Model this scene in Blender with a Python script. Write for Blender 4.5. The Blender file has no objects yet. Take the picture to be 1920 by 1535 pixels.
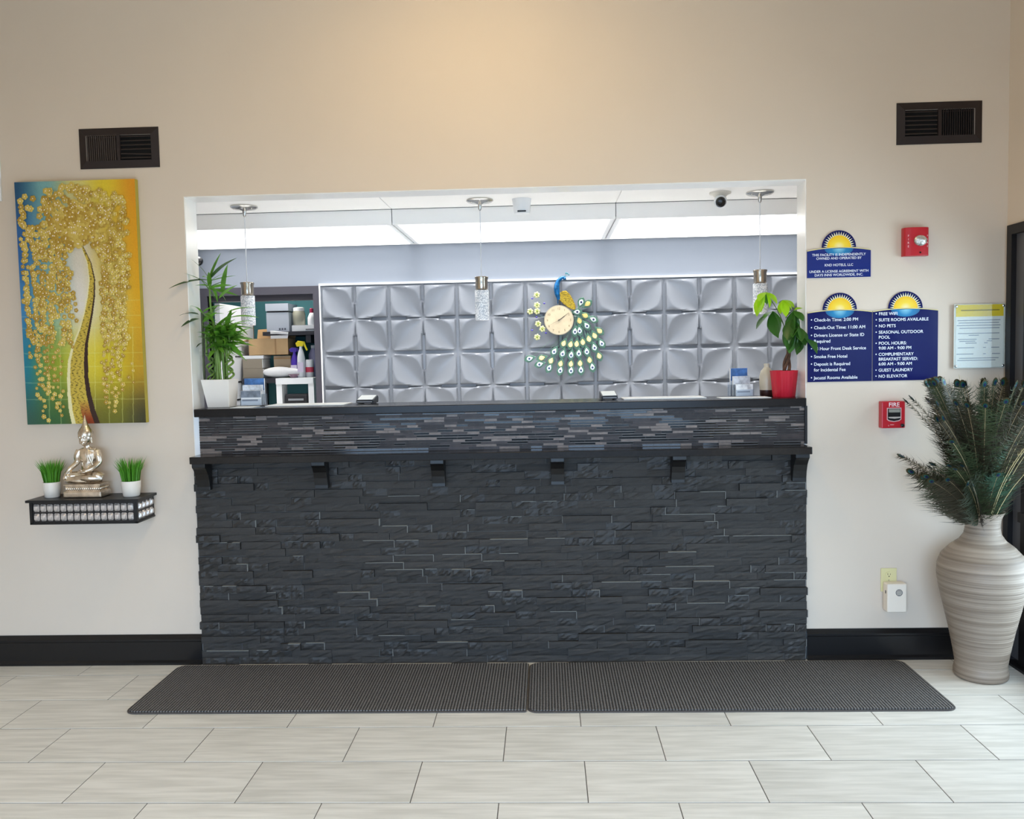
import bpy, bmesh, math, random
import numpy as np
from mathutils import Vector, Matrix
random.seed(7); rng = np.random.default_rng(7)
SC = bpy.context.scene
COL = SC.collection
PI = math.pi
def lin(c):
    return tuple((x/255/12.92 if x/255 <= .04045 else ((x/255+.055)/1.055)**2.4) for x in c)

# ------------------------------------------------------------------ camera
cam = bpy.data.cameras.new('camera'); cam.sensor_width = 36; cam.sensor_fit = 'HORIZONTAL'
cam.lens = 1630.83*36/1920; cam.clip_start = .05
camo = bpy.data.objects.new('camera', cam); COL.objects.link(camo)
yaw, pitch, roll = .0391, -.0614, -.0209
F = Vector((-math.sin(yaw)*math.cos(pitch), math.cos(yaw)*math.cos(pitch), math.sin(pitch)))
r0 = Vector((math.cos(yaw), math.sin(yaw), 0)); u0 = r0.cross(F)
rr = math.cos(roll)*r0+math.sin(roll)*u0; uu = -math.sin(roll)*r0+math.cos(roll)*u0
mw = Matrix((rr, uu, -F)).transposed().to_4x4(); mw.translation = (0, -4.2617, 1.5201)
camo.matrix_world = mw
SC.camera = camo
# ------------------------------------------------------------------ world and daylight
SC.view_settings.view_transform = 'Standard'; SC.view_settings.look = 'None'
SC.view_settings.gamma = 1; SC.view_settings.use_curve_mapping = False
SC.view_settings.exposure = 0.05
wd = bpy.data.worlds.new('world'); SC.world = wd; wd.use_nodes = True
bg = wd.node_tree.nodes['Background']; bg.inputs[0].default_value = (.62, .78, 1, 1); bg.inputs[1].default_value = 0.4
def area(name, loc, rot, sx, sy, power, col, spread):
    l = bpy.data.lights.new(name, 'AREA'); l.shape = 'RECTANGLE'; l.size = sx; l.size_y = sy
    l.energy = power; l.color = col
    l.spread = math.radians(spread)
    o = bpy.data.objects.new(name, l); COL.objects.link(o); o.location = loc; o.rotation_euler = rot
    return o
# daylight through the glazed rear front and through the glazed entrance on the right
area('window_daylight_rear', (-.25, -6.85, 1.25), (math.radians(40), 0, 0), 4.4, 2.1, 415, (.485, .695, 1), 122)
area('window_daylight_side', (2.62, -.85, 1.1), (0, math.radians(80), 0), 1.9, 1.3, 46, (.70, .85, 1), 140)

# ------------------------------------------------------------------ materials
MATS = {}
def M(name, rgb, rough=.5, metal=0, noise=None, bump=None, rand=0, trans=0, emit=0, coat=0, spec=.5, ior=1.45, alpha=1, stretch=(1,1,1), vcol=False, sss=0):
    if name in MATS: return MATS[name]
    m = bpy.data.materials.new(name); m.use_nodes = True; nt = m.node_tree; N = nt.nodes; L = nt.links
    b = N['Principled BSDF']; c = lin(rgb)
    b.inputs['Base Color'].default_value = (*c, 1); b.inputs['Roughness'].default_value = rough
    b.inputs['Metallic'].default_value = metal; b.inputs['Transmission Weight'].default_value = trans
    b.inputs['Coat Weight'].default_value = coat; b.inputs['Specular IOR Level'].default_value = spec
    b.inputs['IOR'].default_value = ior; b.inputs['Alpha'].default_value = alpha
    if emit:
        b.inputs['Emission Color'].default_value = (*c, 1); b.inputs['Emission Strength'].default_value = emit
    out = None
    if vcol:
        a = N.new('ShaderNodeAttribute'); a.attribute_name = 'paint'; out = a.outputs['Color']
    tc = N.new('ShaderNodeTexCoord'); mp = N.new('ShaderNodeMapping'); mp.inputs['Scale'].default_value = stretch
    L.new(tc.outputs['Object'], mp.inputs['Vector'])
    vec = mp.outputs['Vector']
    if rand:
        oi = N.new('ShaderNodeObjectInfo')
        ad = N.new('ShaderNodeVectorMath'); ad.operation = 'ADD'
        sc = N.new('ShaderNodeVectorMath'); sc.operation = 'SCALE'; sc.inputs[0].default_value = (37, 53, 71)
        L.new(oi.outputs['Random'], sc.inputs['Scale']); L.new(vec, ad.inputs[0]); L.new(sc.outputs[0], ad.inputs[1])
        vec = ad.outputs[0]
    if noise:
        s, a = noise[:2]; c2 = lin(noise[2]) if len(noise) > 2 else None
        n = N.new('ShaderNodeTexNoise'); n.inputs['Scale'].default_value = s; n.inputs['Detail'].default_value = 5
        L.new(vec, n.inputs['Vector'])
        cr = N.new('ShaderNodeValToRGB'); cr.color_ramp.elements[0].position = .35; cr.color_ramp.elements[1].position = .65
        lo = c2 or tuple(x*(1-a) for x in c); hi = tuple(min(1, x*(1+a)) for x in c)
        cr.color_ramp.elements[0].color = (*lo, 1); cr.color_ramp.elements[1].color = (*hi, 1)
        L.new(n.outputs['Fac'], cr.inputs['Fac']); out = cr.outputs['Color']
    if rand:
        hs = N.new('ShaderNodeHueSaturation'); ma = N.new('ShaderNodeMapRange')
        ma.inputs['To Min'].default_value = 1-rand; ma.inputs['To Max'].default_value = 1+rand
        L.new(oi.outputs['Random'], ma.inputs['Value']); L.new(ma.outputs[0], hs.inputs['Value'])
        if out: L.new(out, hs.inputs['Color'])
        else: hs.inputs['Color'].default_value = (*c, 1)
        out = hs.outputs['Color']
    if out: L.new(out, b.inputs['Base Color'])
    if bump:
        n2 = N.new('ShaderNodeTexNoise'); n2.inputs['Scale'].default_value = bump[0]; n2.inputs['Detail'].default_value = 6
        L.new(vec, n2.inputs['Vector'])
        bp = N.new('ShaderNodeBump'); bp.inputs['Strength'].default_value = bump[1]; bp.inputs['Distance'].default_value = bump[2] if len(bump) > 2 else .01
        L.new(n2.outputs['Fac'], bp.inputs['Height']); L.new(bp.outputs[0], b.inputs['Normal'])
    MATS[name] = m
    return m
def leafmat(name, rgb, rand=.25, tl=.35, rough=.4):
    m = M(name, rgb, rough, rand=rand); nt = m.node_tree; N = nt.nodes; L = nt.links
    b = N['Principled BSDF']; t = N.new('ShaderNodeBsdfTranslucent'); mx = N.new('ShaderNodeMixShader'); mx.inputs[0].default_value = tl
    t.inputs['Color'].default_value = (*lin(rgb), 1)
    if b.inputs['Base Color'].links: L.new(b.inputs['Base Color'].links[0].from_socket, t.inputs['Color'])
    L.new(b.outputs[0], mx.inputs[1]); L.new(t.outputs[0], mx.inputs[2]); L.new(mx.outputs[0], N['Material Output'].inputs[0])
    return m
def glassmat(name, tint=(246, 249, 249), f=.12):
    m = bpy.data.materials.new(name); m.use_nodes = True; N = m.node_tree.nodes; L = m.node_tree.links
    N.remove(N['Principled BSDF'])
    t = N.new('ShaderNodeBsdfTransparent'); t.inputs[0].default_value = (*lin(tint), 1)
    g = N.new('ShaderNodeBsdfGlossy'); g.inputs['Roughness'].default_value = .02
    fr = N.new('ShaderNodeLayerWeight'); fr.inputs[0].default_value = .5
    pw = N.new('ShaderNodeMath'); pw.operation = 'POWER'; pw.inputs[1].default_value = 5; L.new(fr.outputs['Facing'], pw.inputs[0])
    ma = N.new('ShaderNodeMath'); ma.operation = 'MULTIPLY_ADD'; ma.inputs[1].default_value = .7; ma.inputs[2].default_value = .035; L.new(pw.outputs[0], ma.inputs[0])
    mx = N.new('ShaderNodeMixShader'); L.new(ma.outputs[0], mx.inputs[0]); L.new(t.outputs[0], mx.inputs[1]); L.new(g.outputs[0], mx.inputs[2])
    L.new(mx.outputs[0], N['Material Output'].inputs[0]); MATS[name] = m
    return m

wallpaint = M('wall_paint', (219, 202, 183), .62, noise=(2.2, .012), bump=(260, .06, .002))
white_paint = M('white_paint', (236, 238, 240), .45)
jamb_paint = M('jamb_gloss_white', (246, 243, 238), .18)
ceil_white = M('ceiling_white', (250, 249, 247), .7, bump=(180, .1, .002))
blackwood = M('black_wood', (15, 14, 14), .4, noise=(6, .25))
basemat = M('black_baseboard', (20, 19, 20), .3)
officewall = M('office_blue_grey', (130, 136, 146), .6)
panelmat = M('relief_panel_grey', (116, 120, 127), .3)
stonemat = M('charcoal_slate', (50, 47, 44), .52, noise=(30, .2), bump=(50, .42, .004), rand=.2)
mortar = M('pale_mortar', (112, 112, 110), .9)
granite = M('dark_granite', (25, 21, 20), .22, noise=(160, .2), spec=.25)
chrome = M('brushed_nickel', (205, 203, 198), .18, metal=1)
ledgemat = M('ledge_granite', (32, 28, 26), .14, noise=(90, .2), spec=.3)

# ------------------------------------------------------------------ mesh helpers
class MB:
    def __init__(s): s.v = []; s.f = []
    def add(s, vs, fs):
        n = len(s.v); s.v += [tuple(p) for p in vs]; s.f += [tuple(i+n for i in f) for f in fs]; return s
    def box(s, x0, x1, y0, y1, z0, z1):
        return s.add([(x0,y0,z0),(x1,y0,z0),(x1,y1,z0),(x0,y1,z0),(x0,y0,z1),(x1,y0,z1),(x1,y1,z1),(x0,y1,z1)],
                     [(0,3,2,1),(4,5,6,7),(0,1,5,4),(1,2,6,5),(2,3,7,6),(3,0,4,7)])
    def prism(s, poly, a, b, axis='y'):
        n = len(poly)
        mp = {'y': lambda p, t: (p[0], t, p[1]), 'x': lambda p, t: (t, p[0], p[1]), 'z': lambda p, t: (p[0], p[1], t)}[axis]
        vs = [mp(p, a) for p in poly]+[mp(p, b) for p in poly]
        return s.add(vs, [tuple(range(n)), tuple(range(2*n-1, n-1, -1))]+[(i, (i+1) % n, n+(i+1) % n, n+i) for i in range(n)])
    def lathe(s, prof, c=(0, 0, 0), n=32, close=True, rfun=None):
        vs = []; fs = []; k = len(prof)
        for i in range(n):
            a = 2*PI*i/n
            for r, z in prof:
                r2 = r*(rfun(a, z) if rfun else 1)
                vs.append((c[0]+r2*math.cos(a), c[1]+r2*math.sin(a), c[2]+z))
        for i in range(n):
            j = (i+1) % n
            for t in range(k-1): fs.append((i*k+t, j*k+t, j*k+t+1, i*k+t+1))
        if close:
            fs.append(tuple(i*k for i in range(n-1, -1, -1))); fs.append(tuple(i*k+k-1 for i in range(n)))
        return s.add(vs, fs)
    def tube(s, pts, rad, n=8, cap=True):
        pts = [Vector(p) for p in pts]; m = len(pts)
        rad = [float(rad)]*m if not hasattr(rad, '__len__') else [float(q) for q in rad]
        vs = []; fs = []; prev = None
        for i, p in enumerate(pts):
            t = (pts[min(i+1, m-1)]-pts[max(i-1, 0)]).normalized()
            if prev is None:
                prev = t.orthogonal().normalized()
            prev = (prev-t*prev.dot(t)).normalized(); q = t.cross(prev)
            for k in range(n):
                a = 2*PI*k/n; vs.append(p+rad[i]*(math.cos(a)*prev+math.sin(a)*q))
        for i in range(m-1):
            for k in range(n): fs.append((i*n+k, i*n+(k+1) % n, (i+1)*n+(k+1) % n, (i+1)*n+k))
        if cap: fs += [tuple(range(n-1, -1, -1)), tuple((m-1)*n+k for k in range(n))]
        return s.add(vs, fs)
    def ell(s, c, r, nu=16, nv=10, rot=None):
        vs = []; fs = []
        r = (r, r, r) if not hasattr(r, '__len__') else r
        for j in range(1, nv):
            t = PI*j/nv
            for i in range(nu):
                a = 2*PI*i/nu; p = Vector((r[0]*math.sin(t)*math.cos(a), r[1]*math.sin(t)*math.sin(a), r[2]*math.cos(t)))
                if rot: p = rot @ p
                vs.append(p+Vector(c))
        tp = Vector((0, 0, r[2])); bt = -tp
        if rot: tp = rot @ tp; bt = rot @ bt
        vs += [tp+Vector(c), bt+Vector(c)]; T = len(vs)-2
        for j in range(nv-2):
            for i in range(nu): fs.append((j*nu+i, (j+1)*nu+i, (j+1)*nu+(i+1) % nu, j*nu+(i+1) % nu))
        for i in range(nu): fs.append((T, i, (i+1) % nu)); fs.append((T+1, (nv-2)*nu+(i+1) % nu, (nv-2)*nu+i))
        return s.add(vs, fs)
    def mesh(s, name, mat, smooth=0, bevel=0, seg=2, off=(0, 0, 0), recalc=True):
        me = bpy.data.meshes.new(name)
        o = Vector(off); me.from_pydata([Vector(p)-o for p in s.v], [], s.f)
        if recalc or bevel:
            bm = bmesh.new(); bm.from_mesh(me)
            bmesh.ops.recalc_face_normals(bm, faces=bm.faces)
            if bevel: bmesh.ops.bevel(bm, geom=[e for e in bm.edges if len(e.link_faces) == 2 and e.calc_face_angle() > .5], offset=bevel, segments=seg, affect='EDGES', profile=.6)
            bm.to_mesh(me); bm.free()
        if smooth:
            me.polygons.foreach_set('use_smooth', [True]*len(me.polygons)); me.set_sharp_from_angle(angle=math.radians(smooth))
        if mat: me.materials.append(mat)
        return me
    def build(s, name, mat, parent=None, smooth=0, bevel=0, seg=2, origin=None, recalc=True):
        org = Vector(origin) if origin is not None else worigin(parent)
        o = bpy.data.objects.new(name, s.mesh(name, mat, smooth, bevel, seg, org, recalc)); COL.objects.link(o)
        if parent: o.parent = parent; o.location = org-worigin(parent)
        else: o.location = org
        return o
def worigin(o):
    v = Vector((0, 0, 0))
    while o: v = v+Vector(o.location); o = o.parent
    return v
def tag(o, label=None, cat=None, group=None, kind=None):
    if label: o['label'] = label
    if cat: o['category'] = cat
    if group: o['group'] = group
    if kind: o['kind'] = kind
    return o
def thing(name, label, cat, loc=(0, 0, 0), group=None):
    o = bpy.data.objects.new(name, None); COL.objects.link(o); o.location = loc; o.empty_display_size = .05
    return tag(o, label, cat, group)
def st(o): o['kind'] = 'structure'; return o
def inst(name, me, parent, loc, rot=(0, 0, 0), scale=(1, 1, 1)):
    o = bpy.data.objects.new(name, me); COL.objects.link(o); o.parent = parent
    o.location = loc; o.rotation_euler = rot; o.scale = scale
    return o
def copy_tree(o, parent=None):
    c = o.copy(); COL.objects.link(c); c.parent = parent
    for ch in list(o.children): copy_tree(ch, c)
    return c
def bez(p, n=12):  # Catmull-Rom through points
    P = [Vector(q) for q in p]; P = [2*P[0]-P[1]]+P+[2*P[-1]-P[-2]]; out = []
    for i in range(1, len(P)-2):
        for k in range(n):
            t = k/n; a, b, c, d = P[i-1:i+3]
            out.append(.5*((2*b)+(-a+c)*t+(2*a-5*b+4*c-d)*t*t+(-a+3*b-3*c+d)*t**3))
    return out+[P[-2]]
def text(name, body, x, y, z, size, mat, parent, align='LEFT', width=None, bold=0.0, thick=.0006):
    """flat lettering facing -Y at plane y; x,z is the baseline anchor in world"""
    cu = bpy.data.curves.new('txt', 'FONT'); cu.body = body; cu.size = size; cu.align_x = align; cu.offset = bold*size
    cu.resolution_u = 3
    to = bpy.data.objects.new('txt', cu); me = bpy.data.meshes.new_from_object(to)
    co = np.zeros(len(me.vertices)*3); me.vertices.foreach_get('co', co); co = co.reshape(-1, 3)
    sx = 1.0
    if width:
        sx = width/max(1e-6, co[:, 0].max()-co[:, 0].min())
    W = worigin(parent)
    new = np.stack([co[:, 0]*sx+x-W.x, np.full(len(co), y-thick-W.y), co[:, 1]+z-W.z], 1)
    me.vertices.foreach_set('co', new.ravel()); me.update(); me.materials.clear(); me.materials.append(mat); me.name = name
    o = bpy.data.objects.new(name, me); COL.objects.link(o); o.parent = parent
    bpy.data.objects.remove(to); bpy.data.curves.remove(cu)
    return o

# ================================================================== SETTING
XL, XR, YR = -2.86, 2.205, -6.6
OL, OR, OT, WT = -1.758, 1.262, 2.334, .14
fl = st(MB().box(XL-.1, 2.6, YR-.1, 3.2, -.08, -.0012).build('floor', M('grout', (98, 90, 82), .9)))
tilemat = M('porcelain_tile', (230, 223, 212), .34, noise=(5, .04, (214, 207, 195)), rand=.05, stretch=(.8, 9, 1), spec=.45)
w, d, x0, y0 = .61, .305, -2.0156, -.4709
tm = MB().box(-w/2+.0017, w/2-.0017, -d/2+.0024, d/2-.0024, -.006, 0).mesh('tile', tilemat, bevel=.0008, seg=1)
cuts = {}
j = -2
while y0-j*d > YR+.05:
    yc = y0-(j+.5)*d
    half = 0 if j % 2 == 1 else .5
    ya, yb = yc-d/2, yc+d/2
    yb2 = min(yb, .0)
    if yb2-ya > .02:
        k = -3
        while True:
            xa = x0+(k+half)*w; xb = xa+w; k += 1
            if xb < XL+.02: continue
            if xa > XR+.1: break
            xa2, xb2 = max(xa, XL), min(xb, XR+.35)
            ya2 = max(ya, YR)
            if xb2-xa2 < .01: continue
            if abs(xb2-xa2-w) < 1e-6 and abs(yb2-ya2-d) < 1e-6: inst('tile', tm, fl, ((xa+xb)/2, yc, 0))
            else:
                cx, cy = (xa2+xb2)/2, (ya2+yb2)/2; hw, hd = (xb2-xa2)/2-.0017, (yb2-ya2)/2-.0024
                key = (round(hw, 4), round(hd, 4))
                if key not in cuts: cuts[key] = MB().box(-hw, hw, -hd, hd, -.006, 0).mesh('tile', tilemat)
                inst('tile', cuts[key], fl, (cx, cy, 0))
    j += 1
HC = 3.75
st(MB().prism([(XL-.1, 0), (OL, 0), (OL, OT), (OR, OT), (OR, 0), (XR+.12, 0), (XR+.12, HC), (XL-.1, HC)], 0, WT).build('wall_front', wallpaint))
# inner faces of the opening: white gloss lining, a few mm proud of the masonry
lin_ = MB()
lin_.prism([(OL, 1.0), (OL+.004, 1.0), (OL+.004, OT-.004), (OR-.004, OT-.004), (OR-.004, 1.0), (OR, 1.0), (OR, OT), (OL, OT)], .0015, WT+.002)
st(lin_.build('trim_1', jamb_paint))
st(MB().box(XL-.1, XL, YR, 0, 0, HC).build('wall_left', wallpaint))
DY0, DY1, DH = -.02, -3.1, 2.085
st(MB().prism([(0, 0), (DY0, 0), (DY0, DH), (DY1, DH), (DY1, 0), (YR, 0), (YR, HC), (0, HC)], XR, XR+.12, 'x').build('wall_right', wallpaint))
st(MB().prism([(XL, 0), (-2.5, 0), (-2.5, 2.35), (2.0, 2.35), (2.0, 0), (XR+.12, 0), (XR+.12, HC), (XL, HC)], YR-.12, YR, 'y').build('wall_rear', wallpaint))
st(MB().box(XL-.1, XR+.12, YR-.12, WT, HC, HC+.1).build('ceiling', M('lobby_ceiling', (228, 220, 205), .8)))
glass = glassmat('window_glass')
alu = M('dark_bronze_aluminium', (34, 31, 31), .38, metal=.4)
alu2 = M('grey_anodised', (104, 102, 104), .42, metal=.3)
# rear glazed front
wn = st(MB().prism([(-2.5, 0), (2.0, 0), (2.0, 2.35), (-2.5, 2.35)], YR-.08, YR-.075).build('window_1', glass))
for xx in (-2.47, -1.35, -.25, .85, 1.97): MB().box(xx-.03, xx+.03, YR-.11, YR-.04, 0, 2.35).build('mullion', alu, wn)
for zz in (.04, 2.31): MB().box(-2.44, 1.94, YR-.11, YR-.04, zz-.04, zz+.04).build('frame_rail', alu, wn)
# entrance doors on the right
dr = st(MB().prism([(DY0, 0), (DY0-.042, 0), (DY0-.042, DH-.045), (DY1+.042, DH-.045), (DY1+.042, 0), (DY1, 0), (DY1, DH), (DY0, DH)], XR-.012, XR+.09, 'x').build('door_2', alu))
MB().box(XR+.012, XR+.06, DY0-.112, DY0-.042, .03, DH-.045).build('jamb_strip', alu2, dr)
for (a, b) in ((-.132, -1.58), (-1.6, -3.05)):
    lf = MB().prism([(a, .012), (b, .012), (b, 2.035), (a, 2.035), ], XR+.034, XR+.04, 'x').build('door_glass', glass, dr)
    s = MB()
    for (p, q) in ((a, a-.06), (b, b+.06)): MB().box(XR+.01, XR+.06, min(p, q), max(p, q), .01, 2.035).build('stile', alu, lf)
    MB().box(XR+.01, XR+.06, b+.06, a-.06, .01, .16).build('bottom_rail', alu, lf)
    MB().box(XR+.01, XR+.06, b+.06, a-.06, 1.96, 2.035).build('top_rail', alu, lf)
    MB().box(XR-.02, XR+.01, b+.06, a-.03, .70, .745).build('push_bar', alu, lf)
MB().box(XR-.02, XR+.1, DY1, DY0, 0, .012).build('threshold', alu, dr)
# baseboards with a stepped cap
def baseb(name, xa, xb):
    p = [(0, 0), (-.03, 0), (-.03, .012), (-.018, .022), (-.018, .115), (-.022, .12), (-.022, .13), (-.012, .142), (-.006, .15), (0, .15)]
    st(MB().prism(p, xa, xb, 'x').build(name, basemat))
baseb('baseboard_left', XL, -1.757); baseb('baseboard_right', 1.26, XR-.015)

st(MB().box(-2.9, 2.5, .262, 3.1, -.003, 0).build('floor', M('office_vinyl', (226, 224, 220), .5)))
# ---------------------------------------------------------------- office behind the opening
YB = 2.1; OXL, OXR = -2.58, 2.372
ZT = 2.062
bw = st(MB().prism([(OXL-.1, 0), (-2.475, 0), (-2.475, 2.02), (-1.68, 2.02), (-1.68, 0), (OXR+.1, 0), (OXR+.1, 2.6), (OXL-.1, 2.6)], YB, YB+.1).build('wall_back', officewall))
st(MB().box(OXL-.1, OXL, WT, YB, 0, 2.6).build('wall_left', officewall))
st(MB().box(OXR, OXR+.1, WT, YB, 0, 2.6).build('wall_right', officewall))
def relief(n=30):
    vs = []; fs = []
    for jj in range(n+1):
        for ii in range(n+1):
            u = ii/n*2-1; v = jj/n*2-1
            a, b = abs(u), abs(v); t = (a+b)/2; dd = abs(a-b); E = min(1.72*t, 2*(.955-t)); tt = min(1, t/.955)
            R = .030*max(0, math.sin(PI*tt))**.75; A = .58*max(0, math.sin(PI*tt))**1.25
            if E <= 1e-4 or dd >= E: h = 0
            elif dd <= A: h = R*(.36+.64*(dd/max(A, 1e-5))**1.7)
            else: q = (dd-A)/max(1e-5, E-A); h = R*(1-.34*q)
            vs.append((u*.25, -h, v*.25))
    for jj in range(n):
        for ii in range(n): k = jj*(n+1)+ii; fs.append((k, k+1, k+n+2, k+n+1))
    m = MB(); m.add(vs, fs)
    # skirt so that each panel is a solid slab
    ring = [i for i in range(n+1)]+[k*(n+1)+n for k in range(1, n+1)]+[n*(n+1)+i for i in range(n-1, -1, -1)]+[k*(n+1) for k in range(n-1, 0, -1)]
    base = len(m.v)
    for i in ring: x, y, z = m.v[i]; m.v.append((x, .006, z))
    L = len(ring)
    for k in range(L): m.f.append((ring[k], base+k, base+(k+1) % L, ring[(k+1) % L]))
    m.f.append(tuple(base+k for k in range(L)))
    return m.mesh('panel', panelmat, smooth=38)
pm = relief(56)
for rj in range(4):
    for ci in range(8):
        inst('panel', pm, bw, (-1.384+.5*ci, YB-.006, ZT-.25-.5*rj), scale=(.9985, 1, .9985))
st(MB().box(-1.634, OXR, YB-.02, YB, ZT, ZT+.014).build('trim_2', white_paint))
st(MB().box(-1.643, -1.634, YB-.02, YB, 0, ZT+.014).build('trim_3', white_paint))
# doorway to the storeroom: dark casing, door folded back against the storeroom side
casing = M('dark_grey_casing', (62, 60, 68), .45)
d1 = st(MB().prism([(-2.535, 0), (-2.475, 0), (-2.475, 2.005), (-1.688, 2.005), (-1.688, 0), (-1.645, 0), (-1.645, 2.062), (-2.535, 2.062)], YB-.02, YB+.1).build('door_1', casing))
MB().prism([(-2.475, 1.965), (-1.688, 1.965), (-1.688, 2.005), (-2.475, 2.005)], YB+.03, YB+.1).build('door_stop', casing, d1)
lf = MB().box(-2.47, -2.432, 2.21, 2.945, .01, 1.96).build('door_leaf', M('door_white', (228, 230, 236), .45), d1)
MB().box(-2.474, -2.428, 2.945, 2.953, .01, 1.96).build('door_edge', M('door_edge_brown', (128, 104, 84), .6), lf)
for z in (1.72, 1.56, 1.36, 1.22): MB().box(-2.432, -2.428, 2.5, 2.62, z-.006, z+.006).build('hinge_bar', M('dark_metal', (38, 38, 44), .4, metal=.5), lf)
teal = M('storeroom_teal', (62, 116, 124), .7)
st(MB().box(-2.9, -1.3, 3.1, 3.2, 0, 2.6).build('wall_back', teal))
st(MB().box(-2.9, -2.8, 2.2, 3.1, 0, 2.6).build('wall_left', teal))
st(MB().box(-1.4, -1.3, 2.2, 3.1, 0, 2.6).build('wall_right', teal))
st(MB().box(-2.9, -1.3, 2.2, 3.2, 2.36, 2.5).build('ceiling', ceil_white))
sl = thing('ceiling_light', 'small square ceiling light inside the storeroom behind the doorway', 'ceiling light', (-2.1, 2.55, 2.345))
MB().box(-2.22, -1.98, 2.45, 2.65, 2.335, 2.36).build('housing', white_paint, sl)
MB().box(-2.2, -2.0, 2.47, 2.63, 2.328, 2.336).build('diffuser', M('storeroom_lamp', (255, 250, 240), .5, emit=60), sl)
# office ceiling: front strip of panels, then a lowered run with luminous panels
cl = st(MB().box(OXL-.1, OXR+.1, WT, YB+.1, 2.447, 2.55).build('ceiling', ceil_white))
cx = [OXL, -2.307, -.929, .449, 1.827, OXR]
for a, b in zip(cx[:-1], cx[1:]):
    MB().box(a+.0025, b-.0025, WT, 1.138, 2.44, 2.4485).build('ceiling_panel', ceil_white, cl)
    MB().box(a+.0025, b-.0025, 1.14, 1.155, 2.344, 2.437).build('fascia_panel', ceil_white, cl)
MB().box(OXL, OXR, 1.155, 1.16, 2.36, 2.447).build('shadow_gap', M('gap_grey', (120, 122, 126), .8), cl)
MB().box(OXL, OXR, 2.075, YB, 2.346, 2.447).build('back_rail', ceil_white, cl)
lens = M('light_diffuser', (250, 253, 255), .5, emit=2.3)
for (a, b), lb in zip(((-2.53, -.929), (-.929, .449), (.449, 1.95)), ('leftmost long white luminous ceiling panel behind the counter', 'middle long white luminous ceiling panel behind the counter', 'rightmost long white luminous ceiling panel behind the counter')):
    t = thing('ceiling_light', lb, 'ceiling light', ((a+b)/2, 1.6, 2.35), 'luminous ceiling panels')
    MB().prism([(a+.004, 1.157), (b-.004, 1.157), (b-.004, 2.072), (a+.004, 2.072)], 2.3475, 2.44, 'z').build('housing', white_paint, t)
    MB().box(a+.035, b-.035, 1.163, 2.06, 2.343, 2.3475).build('diffuser', lens, t)
    l = bpy.data.lights.new('panel_light', 'AREA'); l.shape = 'RECTANGLE'; l.size = b-a-.08; l.size_y = .86; l.energy = 25; l.color = (1, .98, .95); l.spread = math.radians(80)
    lo = bpy.data.objects.new('panel_light', l); COL.objects.link(lo); lo.parent = t; lo.location = (0, .01, -.0095)
for a in (OXL, 1.95): MB().box(a+.003, (-2.53 if a < 0 else OXR)-.003, 1.16, 2.072, 2.346, 2.37).build('blank_panel', ceil_white, cl)

# ================================================================== RECEPTION COUNTER
ct = thing('reception_counter', 'reception counter faced with dark split stone and a band of thin mosaic tiles', 'counter', (-.248, .07, 0))
MB().box(OL+.002, OR-.002, .003, .26, 0, 1.25).build('core', white_paint, ct)
MB().box(-1.752, 1.252, -.022, .0025, 0, 1.03).build('stone_backing', mortar, ct)
def stone_variant(sd):
    rs = random.Random(sd); m = MB(); nx, nz = 6, 3; vs = []
    for kz in range(nz+1):
        for kx in range(nx+1):
            e = (kx in (0, nx)) or (kz in (0, nz))
            vs.append((kx/nx-.5+(0 if e else rs.uniform(-.04, .04)), -rs.uniform(.0, .25 if e else 1.0)*.006, kz/nz-.5+(0 if e else rs.uniform(-.08, .08))))
    fs = []
    for kz in range(nz):
        for kx in range(nx): k = kz*(nx+1)+kx; fs.append((k, k+1, k+nx+2, k+nx+1))
    ring = list(range(nx+1))+[k*(nx+1)+nx for k in range(1, nz+1)]+[nz*(nx+1)+i for i in range(nx-1, -1, -1)]+[k*(nx+1) for k in range(nz-1, 0, -1)]
    b = len(vs)
    for i in ring: vs.append((vs[i][0], .045, vs[i][2]))
    L = len(ring)
    for k in range(L): fs.append((ring[k], b+k, b+(k+1) % L, ring[(k+1) % L]))
    m.add(vs, fs); return m
SV = [stone_variant(100+i) for i in range(10)]
SM = [m.mesh('stone', stonemat) for m in SV]
stones = []
NR = 28; hz = 1.028/NR
for rj in range(NR):
    za, zb = rj*hz, (rj+1)*hz
    x = -1.755+random.uniform(0,.008); 
    while x < 1.25:
        L = random.choice((.07, .1, .12, .15, .18, .2, .24, .3)); 
        if 1.254-(x+L) < .05: L = 1.254-x+random.uniform(-.004,.004)
        dp = random.choice((0, 0, .002, .004, .007, .011, .018)); dp = dp+random.uniform(0, .002)
        gt = random.choice((.0005, .0006, .001, .002)); gr = random.choice((.0008, .001, .0016, .003)); xo = 0
        if rj > NR-2: gt = .0003
        stones.append((L*hz, x+xo, x+L-gr, za+.0002, zb-gt, dp, random.randrange(10)))
        x += L
stones.sort(reverse=True)
rest = MB(); W0 = worigin(ct)
for i, (ar, xa, xb, za, zb, dp, k) in enumerate(stones):
    loc = Vector(((xa+xb)/2, -.024-dp, (za+zb)/2))
    if i < 300: inst('stone', SM[k], ct, loc-W0, scale=(xb-xa, 1, zb-za))
    else: rest.add([(p[0]*(xb-xa)+loc.x, p[1]+loc.y, p[2]*(zb-za)+loc.z) for p in SV[k].v], SV[k].f)
tag(rest.build('small_stones', stonemat, ct), kind='stuff')
gl_ = MB()
for (ar, xa, xb, za, zb, dp, k) in stones:
    q = random.random(); y_ = -.0315-dp*.85
    if za < .004 or zb > .88: continue
    if q < .17: gl_.box(xb-.0012, xb+.0012, y_, -.02, za, zb)
    if .10 < q < .26: f_ = random.uniform(.5, 1); gl_.box(xb-(xb-xa)*f_, xb, y_, -.02, zb-.0011, zb+.0010)
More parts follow.
